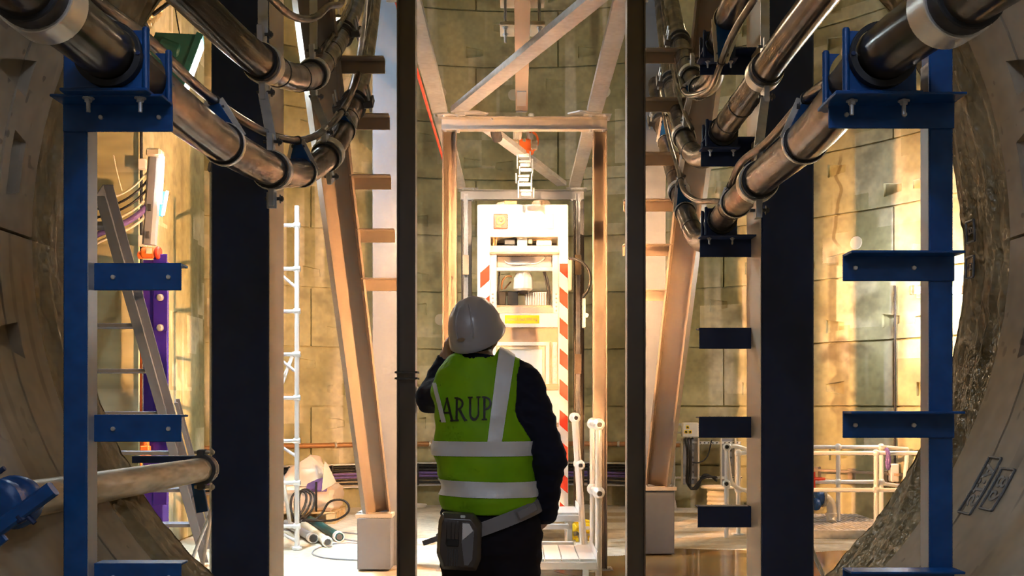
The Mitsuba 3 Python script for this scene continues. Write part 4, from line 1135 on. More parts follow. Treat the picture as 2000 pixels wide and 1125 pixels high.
part(l2, 'tube', rod(b + [.06, -.02, 0], a + [.058, -.02, 0], .013, 10), m_glass, True, emitter=glow(BATTEN * 1.5))
for i in range(6):
    k = thing('wall_cable', ('topmost cable of the bundle at the left wall', 'second cable of the bundle at the left wall', 'third cable of the bundle at the left wall', 'fourth cable of the bundle at the left wall', 'thick grey cable of the bundle at the left wall', 'lowest cable of the bundle at the left wall')[i], 'cable', 'cables draped beside the grey batten lamp')
    r = (.008, .010, .010, .010, .026, .012)[i]
    e = (P(290, 333 + i*15, 9.05), P(276, 350 + i*16, 8.95), P(250, 372 + i*15, 8.9), P(222, 385 + i*15, 8.9), P(180, 392 + i*18, 9.0))
    solo(k, tube(spline(e, 40), r, 10), m_purple if i == 4 else m_black if i in (1, 2) else m_cream, True)
k = thing('wire_tail', 'thin loose wire sticking up from the cable bundle at the left wall', 'wire')
solo(k, tube(spline([P(222, 303, 8.9), P(228, 335, 8.9), P(238, 372, 8.9)], 20), .006, 8), m_cream, True)
k = thing('wall_conduit', 'thin upright conduit on the edge of the left pilaster', 'conduit')
part(k, 'pipe', rod((Xp(276, 9.66), 9.66, 1.0), (Xp(276, 9.66), 9.66, 4.9), .014, 8), m_black, True)
for y in (320, 470):
    part(k, 'saddle_clip', cb(Xp(277, 9.6), 9.62, CAM_H - (y - VY)/F*9.6, .07, .05, .1, .005), m_cream)

fd = thing('site_floodlight', 'green floodlight with a white glowing face, hung by a wire at the upper left', 'lamp')
d = 8.0
# the face is a slim bright slab that looks down to the right
f0, f1 = P(389, 78, d), P(352, 178, d)
ctr = (f0 + f1)/2
ax = unit(f0 - f1); nrm = unit(np.array([.74, .26, -.60])); nrm = unit(nrm - nrm.dot(ax)*ax); bw = np.cross(ax, nrm)
fl_len = np.linalg.norm(f0 - f1)
def fpt(u, v, w): return ctr + ax*u + bw*v + nrm*w
part(fd, 'rim', trimesh.convex.convex_hull(np.array([fpt(u, v, w) for u in (-fl_len/2 - .02, fl_len/2 + .02) for v in (-.15, .15) for w in (-.02, .03)])), m_green)
part(fd, 'reflector', trimesh.convex.convex_hull(np.array([fpt(u, v, -.02) for u in (-fl_len/2, fl_len/2) for v in (-.14, .14)] + [fpt(u, v, -.30) for u in (-.03, fl_len/2 - .10) for v in (-.09, .09)])), m_green)
part(fd, 'gear_drum', disc(P(332, 96, d - .12), (1, .2, -.3), .07, .16, 24), m_green, 40)
part(fd, 'lens', trimesh.convex.convex_hull(np.array([fpt(u, v, w) for u in (-fl_len/2 + .02, fl_len/2 - .02) for v in (-.13, .13) for w in (.031, .04)])), m_glass, emitter=glow(FLOOD_LEFT))
part(fd, 'wire', rod(P(352, 74, d), P(340, 4, d), .005, 6), m_black, True)
k = thing('indicator_bulb', 'small bright bulb just under the green floodlight', 'lamp')
solo(k, trimesh.creation.icosphere(3, .03).apply_transform(np.diag([.8, 1, 1.3, 1])).apply_translation(P(356, 172, 7.9)), m_glass, True, emitter=glow(COOL * 60))
fo = thing('foil_duct', 'crinkled gold foil duct crossing the top left corner behind the cables', 'duct')
m = tri(tube(spline([P(330, -90, 7.6), P(285, 0, 7.4), P(235, 70, 7.2), P(190, 150, 7.0)], 60), .13, 40))
f = meshkit.fbm(np.array(m.vertices)*22, 3, 2) - .5
m.vertices = m.vertices + np.array(m.vertex_normals)*(f*.06)[:, None]
part(fo, 'foil', m, m_foil)
for i in (14, 34):
    q = spline([P(330, -90, 7.6), P(285, 0, 7.4), P(235, 70, 7.2), P(190, 150, 7.0)], 60)
    part(fo, 'strap', ring(q[i], q[i+1] - q[i], .135, .15, .03, 30), m_black, 40)
for i, (p0, p1) in enumerate(((P(300, 28, 7.3), P(345, -6, 7.2)), (P(295, 10, 7.3), P(338, -20, 7.2)))):
    k = thing('bracket_bar', ('lower black bar beside the gold foil duct', 'upper black bar beside the gold foil duct')[i], 'bar', 'black bars by the foil duct')
    solo(k, rod(p0, p1, .014, 8), m_black, True)

# tan pipe along the tunnel wall with its end clamp, and the blue coupling
k = thing('drain_pipe', 'tan steel pipe running along the tunnel wall behind the left blue post', 'pipe')
pa, pb = np.array([-1.227, 2.45, 1.213]), np.array([-1.268, 4.12, 1.188])
part(k, 'tube', rod(pa, pb, .0475, 32), m_pipe, True)
ax = unit(pb - pa)
for t in (-.06, -.03):
    part(k, 'groove', ring(pb + ax*(t - .02), ax, .0474, .0482, .008, 30), m_bronze, 40)
part(k, 'end_clamp', ring(pb, ax, .046, .061, .05, 36), m_darkgrey, 40)
for s in (1, -1):
    part(k, 'clamp_ear', cb(pb[0] + s*.0, pb[1], pb[2] + s*.066, .03, .05, .03, .005), m_darkgrey)
    part(k, 'clamp_bolt', [rod(pb + [-.03, 0, s*.07], pb + [.05, 0, s*.07], .007, 8), *bolt(pb + [.035, 0, s*.07], (1, 0, 0), .012, .012)], m_pipe)
part(k, 'outer_ring', ring(pb + ax*.035, ax, .046, .058, .02, 36), m_pipe, 40)
k = thing('clamp_bar', 'dark bar bolted behind the end of the tan pipe', 'bar')
part(k, 'bar', beam(rect(.05, .03, .003), P(262, 897, 4.35), P(385, 897, 4.35), (0, 0, 1)), m_navy)
part(k, 'leg', beam(rect(.05, .02, .003), P(383, 930, 4.35), P(396, 1000, 4.35), (0, 1, 0)), m_blue)
bcp = thing('pipe_coupling', 'glossy blue coupling on the near end of the tan pipe, at the left edge', 'coupling')
c = np.array([-1.222, 2.44, 1.213])
part(bcp, 'shell', lathe([(0, -.06), (.040, -.06), (.054, -.055), (.062, -.045), (.062, -.025), (.053, -.015), (.053, .02), (.062, .035), (.066, .05), (.062, .075), (.05, .085), (0, .085)], c, ax, 40), m_blue, 35)
q = lambda px, py, dd=2.33: P(px, py, dd)
part(bcp, 'lever', beam(rect(.034, .026, .005), q(-60, 1074), q(104, 954), (0, -1, 0)), m_blue)
part(bcp, 'lever', beam(rect(.030, .012, .003), q(-20, 1030), q(6, 1062), (0, -1, 0)), m_blue)
parts(bcp, 'bolt', [rod(q(46, 1000), q(68, 1022), .006, 8), rod(q(-6, 925), q(9, 914), .006, 8), disc(q(42, 1012), (.5, 0, -.8), .014, .02, 14)], m_navy)

# ------------------------------------------------------------------ services along the far wall
def on_wall(a, r, z):
    return np.array([r*math.sin(a), SHY + r*math.cos(a), z])
def wall_a(px, r=SHR):
    """angle round the shaft at which the sight line of a picture column meets radius r"""
    k = (px - VX)/F
    A, B, C = 1 + k*k, -2*SHY, SHY*SHY - r*r
    y = (-B + math.sqrt(B*B - 4*A*C)) / (2*A)
    return math.atan2(k*y, y - SHY)
ty = thing('cable_tray', 'perforated cable tray following the foot of the shaft wall', 'tray')
aa = np.linspace(wall_a(380), wall_a(1320), 12)
for a, b in zip(aa[:-1], aa[1:]):
    for z, h in ((.30, .02), (.615, .02)):
        part(ty, 'lip', beam(rect(.10, h, .002), on_wall(a, 5.60, z), on_wall(b, 5.60, z)), m_galv)
    part(ty, 'back_plate', beam(rect(.012, .31, .002), on_wall(a, 5.665, .457), on_wall(b, 5.665, .457)), m_cream)
    part(ty, 'rung', beam(rect(.03, .31, .002), on_wall(a, 5.55, .457), on_wall(a + .004, 5.55, .457)), m_black)
for i, (z, r, mm) in enumerate(((.572, .022, m_black), (.522, .021, m_black), (.474, .019, m_purple), (.430, .018, m_purple), (.390, .013, m_black), (.340, .015, m_black))):
    k = thing('tray_cable', ('topmost black cable in the wall tray', 'second black cable in the wall tray', 'upper purple cable in the wall tray', 'lower purple cable in the wall tray', 'thin black cable in the middle of the wall tray', 'lowest black cable in the wall tray')[i], 'cable', 'cables in the wall tray')
    solo(k, tube(np.array([on_wall(a, 5.60, z + .004*math.sin(a*40)) for a in np.linspace(wall_a(380), wall_a(1320), 50)]), r, 8), mm, True)
k = thing('wall_pipe', 'copper coloured pipe along the shaft wall above the cable tray', 'pipe')
part(k, 'pipe', tube(np.array([on_wall(a, 5.63, .885) for a in np.linspace(wall_a(330), wall_a(1330), 60)]), .034, 12), m_copper, True)
for px in (420, 652, 838, 1210):
    a = wall_a(px)
    part(k, 'clip', ring(on_wall(a, 5.63, .885), on_wall(a + .01, 5.63, .885) - on_wall(a, 5.63, .885), .033, .046, .03, 18), m_steel, 40)

# control box on its channel stand
cbx = thing('control_box', 'grey control box with three yellow buttons, on a channel stand at the far wall', 'control box')
d = 14.0
def zz(py, dd=d): return CAM_H - (py - VY)/F*dd
part(cbx, 'box', bx((Xp(1330, d), d - .12, zz(854)), (Xp(1362, d), d, zz(825)), .015), m_alu)
for px, py in ((1340, 834), (1337, 843), (1345, 843)):
    bk = part(cbx, 'button_plate', bx((Xp(px - 3, d), d - .126, zz(py + 3.2)), (Xp(px + 3, d), d - .12, zz(py - 3.2)), .002), m_yellow)
    part(bk, 'button', disc((Xp(px, d), d - .132, zz(py)), (0, 1, 0), .013, .02, 12), m_black)
parts(cbx, 'gland', [rod((Xp(px, d), d - .06, zz(858)), (Xp(px, d), d - .06, zz(853)), .014, 8) for px in (1338, 1344, 1351)], m_black)
for y in (829, 845, 864, 933):
    part(cbx, 'cross_channel', bx((Xp(1312, d), d + .01, zz(y + 2)), (Xp(1368, d), d + .04, zz(y - 2)), .003), m_galv)
cs = thing('channel_stand', 'slim slotted channel upright left of the control box', 'stand')
part(cs, 'channel', beam(csec(.05, .04, .004), (Xp(1314.5, d), d - .02, .05), (Xp(1314.5, d), d - .02, zz(826)), (0, -1, 0)), m_galv)
part(cs, 'foot', hull(*[(Xp(1314.5, d) + s, d - .05 + t, 0) for s in (-.05, .05) for t in (0, .1)] + [(Xp(1314.5, d) + s, d - .04 + t, .14) for s in (-.03, .03) for t in (0, .05)]), m_galv)
for lab, a, b in (('tall slotted tray panel under the control box', 1332, 1364), ('tall slotted tray panel right of the control box', 1408, 1436)):
    k = thing('slotted_channel', lab, 'tray', 'upright slotted tray panels')
    part(k, 'back', bx((Xp(a, d), d + .02, zz(946)), (Xp(b, d), d + .03, zz(856)), .002), m_grey)
    for x in (a, b):
        part(k, 'lip', bx((Xp(x - 1.5, d), d - .03, zz(946)), (Xp(x + 1.5, d), d + .03, zz(856)), .002), m_cream)
    for i in range(6):
        part(k, 'slot', cb(Xp((a + b)/2 + 6, d), d + .018, zz(866 + i*14), .014, .004, .03, .001), m_black)
for y in (865, 933):
    k = thing('slotted_rail', {865: 'upper slotted rail between the tray panels', 933: 'lower slotted rail between the tray panels'}[y], 'rail', 'slotted rails on the far wall')
    part(k, 'rail', bx((Xp(1364, d), d + .0, zz(y + 2.5)), (Xp(1470, d), d + .03, zz(y - 2.5)), .002), m_alu)
    for i in range(13):
        part(k, 'slot', cb(Xp(1368 + i*8, d), d - .001, zz(y), .022, .004, .014, .001), m_black)
for i in range(3):
    k = thing('control_lead', ('left lead looping down from the control box', 'middle lead looping down from the control box', 'right lead looping down from the control box')[i], 'cable', 'leads under the control box')
    solo(k, tube(spline([P(1338 + 6*i, 857, d - .06), P(1342 + 4*i, 885, d - .07 - .03*i), P(1341 + 4*i, 925, d - .07 - .03*i), P(1346 + 3*i, 950 + i*3, d - .08 - .03*i), P(1360, 955 - i*4, d - .07 - .03*i), P(1366 + i, 946 - i*4, d - .06 - .03*i), P(1400, 940 - 4*i, d - .05 - .03*i)], 50), .014, 8), m_black, True)
k = thing('control_lead', 'lead slung across to the right-hand tray panel', 'cable', 'leads under the control box')
solo(k, tube(spline([P(1348, 900, d - .06), P(1360, 904, d - .06), P(1378, 896, d - .05), P(1388, 868, d - .03), P(1390, 860, d - .02)], 30), .009, 8), m_black, True)

dr1 = thing('cable_drum', 'pale wooden cable drum on the floor under the slotted rails', 'drum')
c = np.array([Xp(1402, 13.2), 13.2, 0])
part(dr1, 'flange', disc(c + [0, 0, .385], (0, 0, 1), .22, .03, 32), m_cream, 40)
part(dr1, 'flange', disc(c + [0, 0, .015], (0, 0, 1), .22, .03, 32), m_cream, 40)
part(dr1, 'winding', lathe([(0, .03), *[(.13 + .012*(i % 2), .03 + .34*i/12) for i in range(13)], (0, .37)], c, n=30), m_cream, 20)

# galvanised railings round the pump at the right
def railing(label, xs, d, ztop, zmid, x_end, mat=None):
    mat = m_alu
    k = thing('railing', label, 'railing', 'galvanised tube railings at the right')
    for x in xs:
        part(k, 'post', rod((x, d, 0), (x, d, ztop), .026, 12), mat, True)
        part(k, 'base', cb(x, d, .008, .14, .12, .016, .002), mat)
        for z in (ztop, zmid):
            part(k, 'ball_joint', trimesh.creation.icosphere(2, .043).apply_translation([x, d, z]), mat, True)
    for z in (ztop, zmid):
        part(k, 'rail', rod((x_end[0], d, z), (x_end[1], d, z), .024, 12), mat, True)
    return k
d = 11.4
k = railing('nearer tube railing right of the navy column, ending in a rounded loop', [Xp(1442, d), Xp(1711, d)], d, zz(885, d), zz(957, d), (Xp(1442, d), Xp(1800, d)))
e0, e1 = P(1426, 874, d - .25), P(1426, 945, d - .25)
part(k, 'end_loop', tube(spline([P(1462, 880, d - .1), P(1440, 872, d - .2), P(1424, 874, d - .25), P(1423, 910, d - .25), P(1430, 944, d - .22), P(1446, 955, d - .15), P(1466, 962, d - .05)], 40), .024, 12), m_alu, True)
part(k, 'post', rod((Xp(1419, d - .25), d - .25, 0), P(1419, 872, d - .25), .024, 12), m_alu, True)
parts(k, 'tube_end', [disc(P(1420, 873, d - .28), (0, 1, 0), .045, .05, 16), disc(P(1419, 945, d - .28), (0, 1, 0), .045, .05, 16)], m_alu, 40)
parts(k, 'tube_bore', [disc(P(1420, 873, d - .306), (0, 1, 0), .022, .01, 12), disc(P(1419, 945, d - .306), (0, 1, 0), .022, .01, 12)], m_black)
d = 12.1
k = railing('further tube railing behind the pump, bending away at its right end', [Xp(1637, d), Xp(1721, d)], d, zz(873, d), zz(941, d), (Xp(1560, d), Xp(1721, d)))
for y0, y1 in ((873, 880), (944, 955)):
    part(k, 'rail', rod(P(1721, y0, d), P(1772, y1 - 3, d + .2), .024, 12), m_alu, True)
part(k, 'post', rod((Xp(1772, d), d + .2, 0), P(1772, 877, d + .2), .025, 12), m_alu, True)
k = thing('purple_sling', 'purple lifting sling hung over the railing at the right', 'sling')
solo(k, lumpy(tube(spline([P(1731, 877, 11.36), P(1734, 884, 11.33), P(1736, 912, 11.36), P(1733, 880, 11.43)], 24), .022, 10), .02, 4, 30), m_purple, True)
# pump with its valve and bend, on a grating
gr = thing('floor_grating', 'galvanised grating platform round the pump at the right', 'grating')
gx0, gx1, gy0, gy1, gz = Xp(1500, 11.3), 5.2, 11.05, 12.75, .09
gx1 = 4.2
for x in np.arange(gx0, gx1, .062):
    part(gr, 'bar', bx((x, gy0, gz - .04), (x + .022, gy1, gz), .001), m_galv)
for y in np.arange(gy0, gy1 + .01, .17):
    part(gr, 'cross_bar', bx((gx0, y, gz - .03), (gx1, y + .014, gz - .004), .001), m_galv)
part(gr, 'edge', bx((gx0, gy0 - .02, 0), (gx1, gy0, gz + .005), .002), m_galv)
parts(gr, 'bearer', [bx((gx0, y, 0), (gx1, y + .04, gz - .042), .002) for y in (gy0 + .1, gy1 - .1)], m_bronze)
pp = thing('pump_bend', 'steel pipe bend with a bolted flange and blue valve on the grating', 'pump')
d = 11.9
path = spline([P(1596, 972, d + .05), P(1612, 972, d), P(1622, 984, d), P(1624, 1008, d), P(1624, 1022, d - .05)], 40)
part(pp, 'bend', tube(path, .055, 20), m_steel, True)
f = part(pp, 'flange', disc(P(1607, 973, d + .02), (1, .25, 0), .105, .03, 26), m_pipe, 40)
for i in range(8):
    a = i*math.pi/4
    part(f, 'bolt', bolt(P(1608, 973, d) + np.array([.012, .085*math.cos(a), .085*math.sin(a)]), (1, .2, 0), .013, .016), m_pipe)
part(pp, 'valve_body', disc(P(1598, 971, d + .04), (1, .25, 0), .10, .10, 26), m_blue, 40)
part(pp, 'valve_rib', disc(P(1594, 985, d - .03), (1, .3, 0), .07, .06, 20), m_blue, 40)
part(pp, 'inlet', rod(P(1560, 974, d + .3), P(1600, 974, d + .05), .06, 18), m_steel, True)
part(pp, 'collar', ring(P(1624, 1005, d), (0, 0, 1), .05, .066, .04, 22), m_steel, 40)
hw = part(pp, 'hand_wheel', ring(P(1590, 935, d + .1), (0, 0, 1), .10, .125, .025, 30), m_red, 40, label='red hand wheel')
part(hw, 'spoke', [rod(P(1590, 935, d + .1) + np.array([.11*math.cos(a), .11*math.sin(a), 0]), P(1590, 935, d + .1) - np.array([.11*math.cos(a), .11*math.sin(a), 0]), .008, 8) for a in (0, 1.05, 2.1)] + [rod(P(1590, 960, d + .1), P(1590, 922, d + .1), .014, 10)], m_red, True)
# rail strips and conduit on the right wall
k = thing('wall_rail', 'rust coloured twin rail low on the right shaft wall', 'rail')
aa = np.linspace(wall_a(1560), wall_a(1800), 8)
for a, b in zip(aa[:-1], aa[1:]):
    for z, h in ((.60, .03), (.48, .03)):
        part(k, 'strip', beam(rect(.06, h, .003), on_wall(a, 5.62, z), on_wall(b, 5.62, z)), m_bronze)
for a in aa[1::2]:
    part(k, 'bracket', beam(rect(.08, .20, .003), on_wall(a, 5.66, .54), on_wall(a + .012, 5.66, .54)), m_bronze)
k = thing('wall_conduit', 'dark upright conduit on the right shaft wall under the white lamp', 'conduit')
a = wall_a(1752)
part(k, 'pipe', tube(np.array([on_wall(a, 5.655, z) for z in (.4, 1.5, 2.9)]), .014, 8), m_black, True)
part(k, 'foot_box', cb(*on_wall(a, 5.63, .62), .10, .10, .22, .01), m_alu)
# white lamp behind the right blue post
wl = thing('site_lamp', 'dazzling white lamp on the right shaft wall, half hidden by the blue post', 'lamp')
c = P(1832, 566, 11.55)
parts(wl, 'end_cap', [bx((c[0] + s - .02, c[1] - .03, c[2] - .05), (c[0] + s + .02, c[1] + .05, c[2] + .05), .006) for s in (-.29, .27)], m_alu)
part(wl, 'tube', bx((c[0] - .27, c[1] - .01, c[2] - .035), (c[0] + .25, c[1] + .028, c[2] + .035), .012), m_glass, emitter=glow(LAMP_RIGHT * .25))
part(wl, 'bracket', bx((c[0] - .03, c[1] + .10, c[2] - .04), (c[0] + .03, c[1] + .55, c[2] + .04), .004), m_alu)
# debris on the floor
for i, (px, py, r) in enumerate(((815, 990, .12), (826, 1062, .12))):
    k = thing('lid', ('shallow pale lid on the floor beyond the worker', 'grey round lid on the floor left of the worker')[i], 'lid', 'lids on the floor')
    c = on_floor(px, py, 0)
    solo(k, lathe([(0, 0), (r, 0), (r*1.15, .035), (r*1.08, .04), (r*.95, .015), (0, .015)], c, n=26), (m_white, m_alu)[i], 30)

# tie and tag on the left front post
k = thing('cable_tie', 'black tie band round the left front post of the hoist frame', 'tie')
x0, x1 = Xp(774, 5.99), Xp(812, 5.99)
z = CAM_H - (733 - VY)/F*6.0
for o in (-.018, .018):
    part(k, 'turn', [bx((x0 - .006, 5.985, z + o - .006), (x1 + .006, 5.996, z + o + .006), .002), bx((x0 - .010, 5.985, z + o - .006), (x0 - .003, 6.11, z + o + .006), .002), bx((x1 + .003, 5.985, z + o - .006), (x1 + .010, 6.11, z + o + .006), .002)], m_darkgrey)
k = thing('post_tag', 'pale plastic tag on the right edge of the left front post', 'tag')
part(k, 'plate', bx((x1 + .002, 5.99, CAM_H - (806 - VY)/F*6.0), (x1 + .007, 6.07, CAM_H - (755 - VY)/F*6.0), .001), m_white)
part(k, 'stud', disc((x1 + .010, 6.02, CAM_H - (778 - VY)/F*6.0), (1, 0, 0), .008, .008, 10), m_black)
# ------------------------------------------------------------------ the worker
PD = 4.0
def pw(px, py, y=0.0):
    """a point of the worker, y metres behind (+) or before (-) his middle"""
    return P(px, py, PD) + np.array([0, y, 0])

def s_cap(p, a, b, ra, rb):
    """round cone between a and b"""
    a, b = np.asarray(a, float), np.asarray(b, float)
    ab = b - a
    t = np.clip(((p - a) @ ab) / ab.dot(ab), 0, 1)
    return np.linalg.norm(p - a - t[..., None]*ab, axis=-1) - (ra + (rb - ra)*t)
def s_ell(p, c, r):
    q = (p - np.asarray(c)) / np.asarray(r)
    k = np.linalg.norm(q, axis=-1)
    return (k - 1) * min(r) * (.6 + .4 * np.clip(k, .5, 1.5))
def smin(a, b, k=.04):
    h = np.clip(.5 + .5*(b - a)/k, 0, 1)
    return b + (a - b)*h - k*h*(1 - h)

def nets(fn, lo, hi, h):
    """surface net of fn = 0 over a box: one vertex to each cell that the surface crosses"""
    ax = [np.arange(a, b + h, h) for a, b in zip(lo, hi)]
    g = np.stack(np.meshgrid(*ax, indexing='ij'), -1)
    d = fn(g)
    ins = d < 0
    n = np.array(d.shape) - 1
    acc, cnt = np.zeros((*n, 3)), np.zeros(n)
    corners = [(i, j, k) for i in (0, 1) for j in (0, 1) for k in (0, 1)]
    sl = lambda c: tuple(slice(c[m], c[m] + n[m]) for m in range(3))
    for c in corners:
        for m in range(3):
            if c[m] == 0:
                e = list(c); e[m] = 1; e = tuple(e)
                A, B = d[sl(c)], d[sl(e)]
                cr = (A < 0) != (B < 0)
                t = np.where(cr, A / np.where(A - B == 0, 1, A - B), 0)
                pt = np.broadcast_to(np.array(c, float), (*n, 3)).copy()
                pt[..., m] += t
                acc += pt * cr[..., None]; cnt += cr
    act = cnt > 0
    idx = -np.ones(n, int); idx[act] = np.arange(act.sum())
    base = np.stack(np.nonzero(act), 1)
    v = np.array(lo) + h*(base + acc[act] / cnt[act][:, None])
    faces = []
    for m in range(3):
        u, w = (m + 1) % 3, (m + 2) % 3
        a = [slice(None)]*3; b = [slice(None)]*3
        a[m] = slice(0, -1); b[m] = slice(1, None)
        A, B = ins[tuple(a)], ins[tuple(b)]
        i = np.stack(np.nonzero(A != B), 1)
        i = i[(i[:, u] > 0) & (i[:, w] > 0) & (i[:, u] < n[u]) & (i[:, w] < n[w]) & (i[:, m] < n[m])]
        fl = ins[tuple(i.T)]
        eu, ew = np.eye(3, dtype=int)[u], np.eye(3, dtype=int)[w]
        q = np.stack([idx[tuple((i - eu - ew).T)], idx[tuple((i - ew).T)], idx[tuple(i.T)], idx[tuple((i - eu).T)]], 1)
        q = np.where(fl[:, None], q, q[:, ::-1])
        faces.append(q[(q >= 0).all(1)])
    q = np.vstack(faces)
    m_ = trimesh.Trimesh(v, np.vstack([q[:, [0, 1, 2]], q[:, [0, 2, 3]]]), process=False)
    return m_

J = {  # joints of the pose
 'neck': pw(938, 722, .03), 'skull': pw(926, 650, .05), 'chest': pw(945, 800), 'waist': pw(952, 930), 'hip': pw(957, 1030),
 'sh_l': pw(874, 764, .055), 'el_l': pw(846, 772, .20), 'wr_l': pw(866, 706, .16), 'sh_r': pw(1026, 752, .0), 'el_r': pw(1074, 893, -.05), 'wr_r': pw(1066, 1008, .06),
 'hj_l': pw(912, 1050), 'kn_l': pw(908, 1290, .03), 'an_l': pw(905, 1472, -.02), 'hj_r': pw(1004, 1050), 'kn_r': pw(1012, 1290, .02), 'an_r': pw(1014, 1472, -.03)}
J['el_l'] = pw(838, 776, .13)

def arms(p, g):
    d = s_cap(p, J['sh_l'], J['el_l'], .058 + g, .046 + g)
    d = smin(d, s_cap(p, J['el_l'], J['wr_l'], .044 + g, .030 + g), .02)
    d2 = s_cap(p, J['sh_r'], J['el_r'], .058 + g, .045 + g)
    d2 = smin(d2, s_cap(p, J['el_r'], J['wr_r'], .044 + g, .030 + g), .02)
    return np.minimum(d, d2)
def torso(p, g):
    d = s_ell(p, pw(945, 815), (.175 + g, .115 + g, .22 + g))
    d = smin(d, s_ell(p, pw(950, 925), (.158 + g, .108 + g, .20 + g)), .08)
    d = smin(d, s_cap(p, pw(895, 752, .015), pw(1010, 745, .005), .062 + g, .062 + g), .07)
    d = smin(d, s_ell(p, pw(957, 1040), (.17 + g, .115 + g, .15 + g)), .08)
    return smin(d, s_cap(p, pw(940, 745, .02), J['neck'], .075 + g*.5, .056 + g*.3), .05)
def legs(p, g):
    d = None
    for s in 'lr':
        e = smin(s_cap(p, J['hj_' + s], J['kn_' + s], .088 + g, .058 + g), s_cap(p, J['kn_' + s], J['an_' + s], .056 + g, .042 + g), .03)
        d = e if d is None else np.minimum(d, e)
    return d

def hand(p, wrist, dirn, palm_n, thumb_side):
    """palm, four curled fingers of different lengths and a thumb from its side"""
    dirn, palm_n = unit(dirn), unit(palm_n - np.dot(palm_n, unit(dirn))*unit(dirn))
    across = np.cross(dirn, palm_n) * thumb_side
    w = np.asarray(wrist)
    d = s_cap(p, w, w + dirn*.03, .027, .028)
    for i, (off, ln) in enumerate(((.030, .072), (.010, .080), (-.010, .075), (-.029, .058))):
        k0 = w + dirn*.085 + across*off
        d = smin(d, s_cap(p, w + dirn*.02 + across*off*.6, k0, .016, .0115), .012)
        k1 = k0 + unit(dirn*.85 + palm_n*.5)*ln*.45
        k2 = k1 + unit(dirn*.25 + palm_n*.97)*ln*.32
        k3 = k2 + unit(-dirn*.35 + palm_n*.94)*ln*.26
        for a, b, r0, r1 in ((k0, k1, .0105, .0095), (k1, k2, .0095, .0088), (k2, k3, .0088, .0075)):
            d = smin(d, s_cap(p, a, b, r0, r1), .004)
    t0 = w + dirn*.028 + across*.026
    t1 = t0 + unit(dirn*.6 + across*.7 + palm_n*.4)*.042
    t2 = t1 + unit(dirn*.85 + across*.1 + palm_n*.5)*.032
    d = smin(d, smin(s_cap(p, t0, t1, .015, .0115), s_cap(p, t1, t2, .0115, .009), .006), .012)
    return d
HL = dict(wrist=J['wr_l'], dirn=np.array([.10, -.25, 1.0]), palm_n=np.array([1.0, .0, -.1]), thumb_side=1)
HR = dict(wrist=J['wr_r'], dirn=np.array([-.35, .75, -.55]), palm_n=np.array([-.9, -.25, .25]), thumb_side=-1)

def head(p):
    c = J['skull']
    d = s_ell(p, c + [0, -.005, .01], (.077, .096, .105))
    d = smin(d, s_ell(p, c + [.01, .045, -.065], (.055, .055, .065)), .04)      # jaw
    d = smin(d, s_cap(p, c + [.012, .098, .005], c + [.014, .118, -.028], .010, .014), .015)  # nose
    d = smin(d, s_cap(p, c + [-.01, .088, -.062], c + [.035, .088, -.062], .008, .008), .012)  # lips
    for s in (-1, 1):
        d = np.minimum(d, s_ell(p, c + [s*.080, .0, -.022], (.012, .022, .034)))   # ears
        d = np.maximum(d, -s_ell(p, c + [.012 + s*.033, .103, .012], (.016, .014, .010)))  # eye sockets
    return d
def body(p):
    d = smin(torso(p, 0), arms(p, 0), .04)
    d = smin(d, legs(p, 0), .05)
    d = smin(d, s_cap(p, J['neck'] - [0, 0, .04], J['skull'] - [0, 0, .05], .056, .054), .03)
    return smin(d, head(p), .025)

pe = thing('person', 'worker seen from behind in white helmet, green hi-vis vest, hand raised to the head', 'person')
lo, hi = np.array([-.52, 3.72, .02]), np.array([.28, 4.36, 1.90])
def full(p):
    d = body(p)
    for h in (HL, HR):
        d = smin(d, hand(p, **h), .012)
    for s in 'lr':
        a = J['an_' + s]
        d = smin(d, s_cap(p, [a[0], a[1] - .03, .05], [a[0], a[1] + .15, .045], .04, .032), .02)
    return d
solo(pe, nets(full, lo, hi, .011), m_skin, True)
# fine hands are laid over the body mesh as its own detail
for nm, h in (('hand', HL), ('hand', HR)):
    c = np.asarray(h['wrist']) + unit(h['dirn'])*.06
    part(pe, nm, nets(lambda p: hand(p, **h) - .0012, c - .13, c + .13, .0035), m_skin, True)

def wrinkle(p, a, f, seed):
    return a * (meshkit.noise(p * np.array([f, f, f*1.7]), seed) - .5)
def jacket(p):
    d = smin(torso(p, .012), arms(p, .016), .035)
    d = smin(d, s_cap(p, pw(940, 728, .03), pw(936, 700, .035), .078, .074), .02)   # collar
    d = d + wrinkle(p, .016, 26, 4)
    d = np.maximum(d, pw(0, 1046)[2] - p[..., 2])
    hl = np.linalg.norm(p - (np.asarray(HL['wrist']) + unit(HL['dirn'])*.095), axis=-1) - .072
    hr = np.linalg.norm(p - (np.asarray(HR['wrist']) + unit(HR['dirn'])*.095), axis=-1) - .07
    d = np.maximum(np.maximum(d, -hl), -hr)
    top = (p - pw(937, 694, .03)) @ unit(np.array([.1, .1, 1]))
    cap = np.maximum(top, np.linalg.norm((p - pw(937, 694, .03))[..., :2], axis=-1) - .13)
    d = np.maximum(d, np.where(np.linalg.norm((p - pw(937, 694, .03))[..., :2], axis=-1) < .12, top, -1))
    return d
part(pe, 'jacket', nets(jacket, lo, hi, .009), m_jacket, True)
def trousers(p):
    d = smin(legs(p, .018), np.maximum(torso(p, .016), p[..., 2] - pw(0, 985)[2]), .05) + wrinkle(p, .014, 20, 8)
    return np.maximum(d, .085 - p[..., 2])
part(pe, 'trousers', nets(trousers, [-.45, 3.75, .05], [.25, 4.25, 1.08], .010), m_trouser, True)
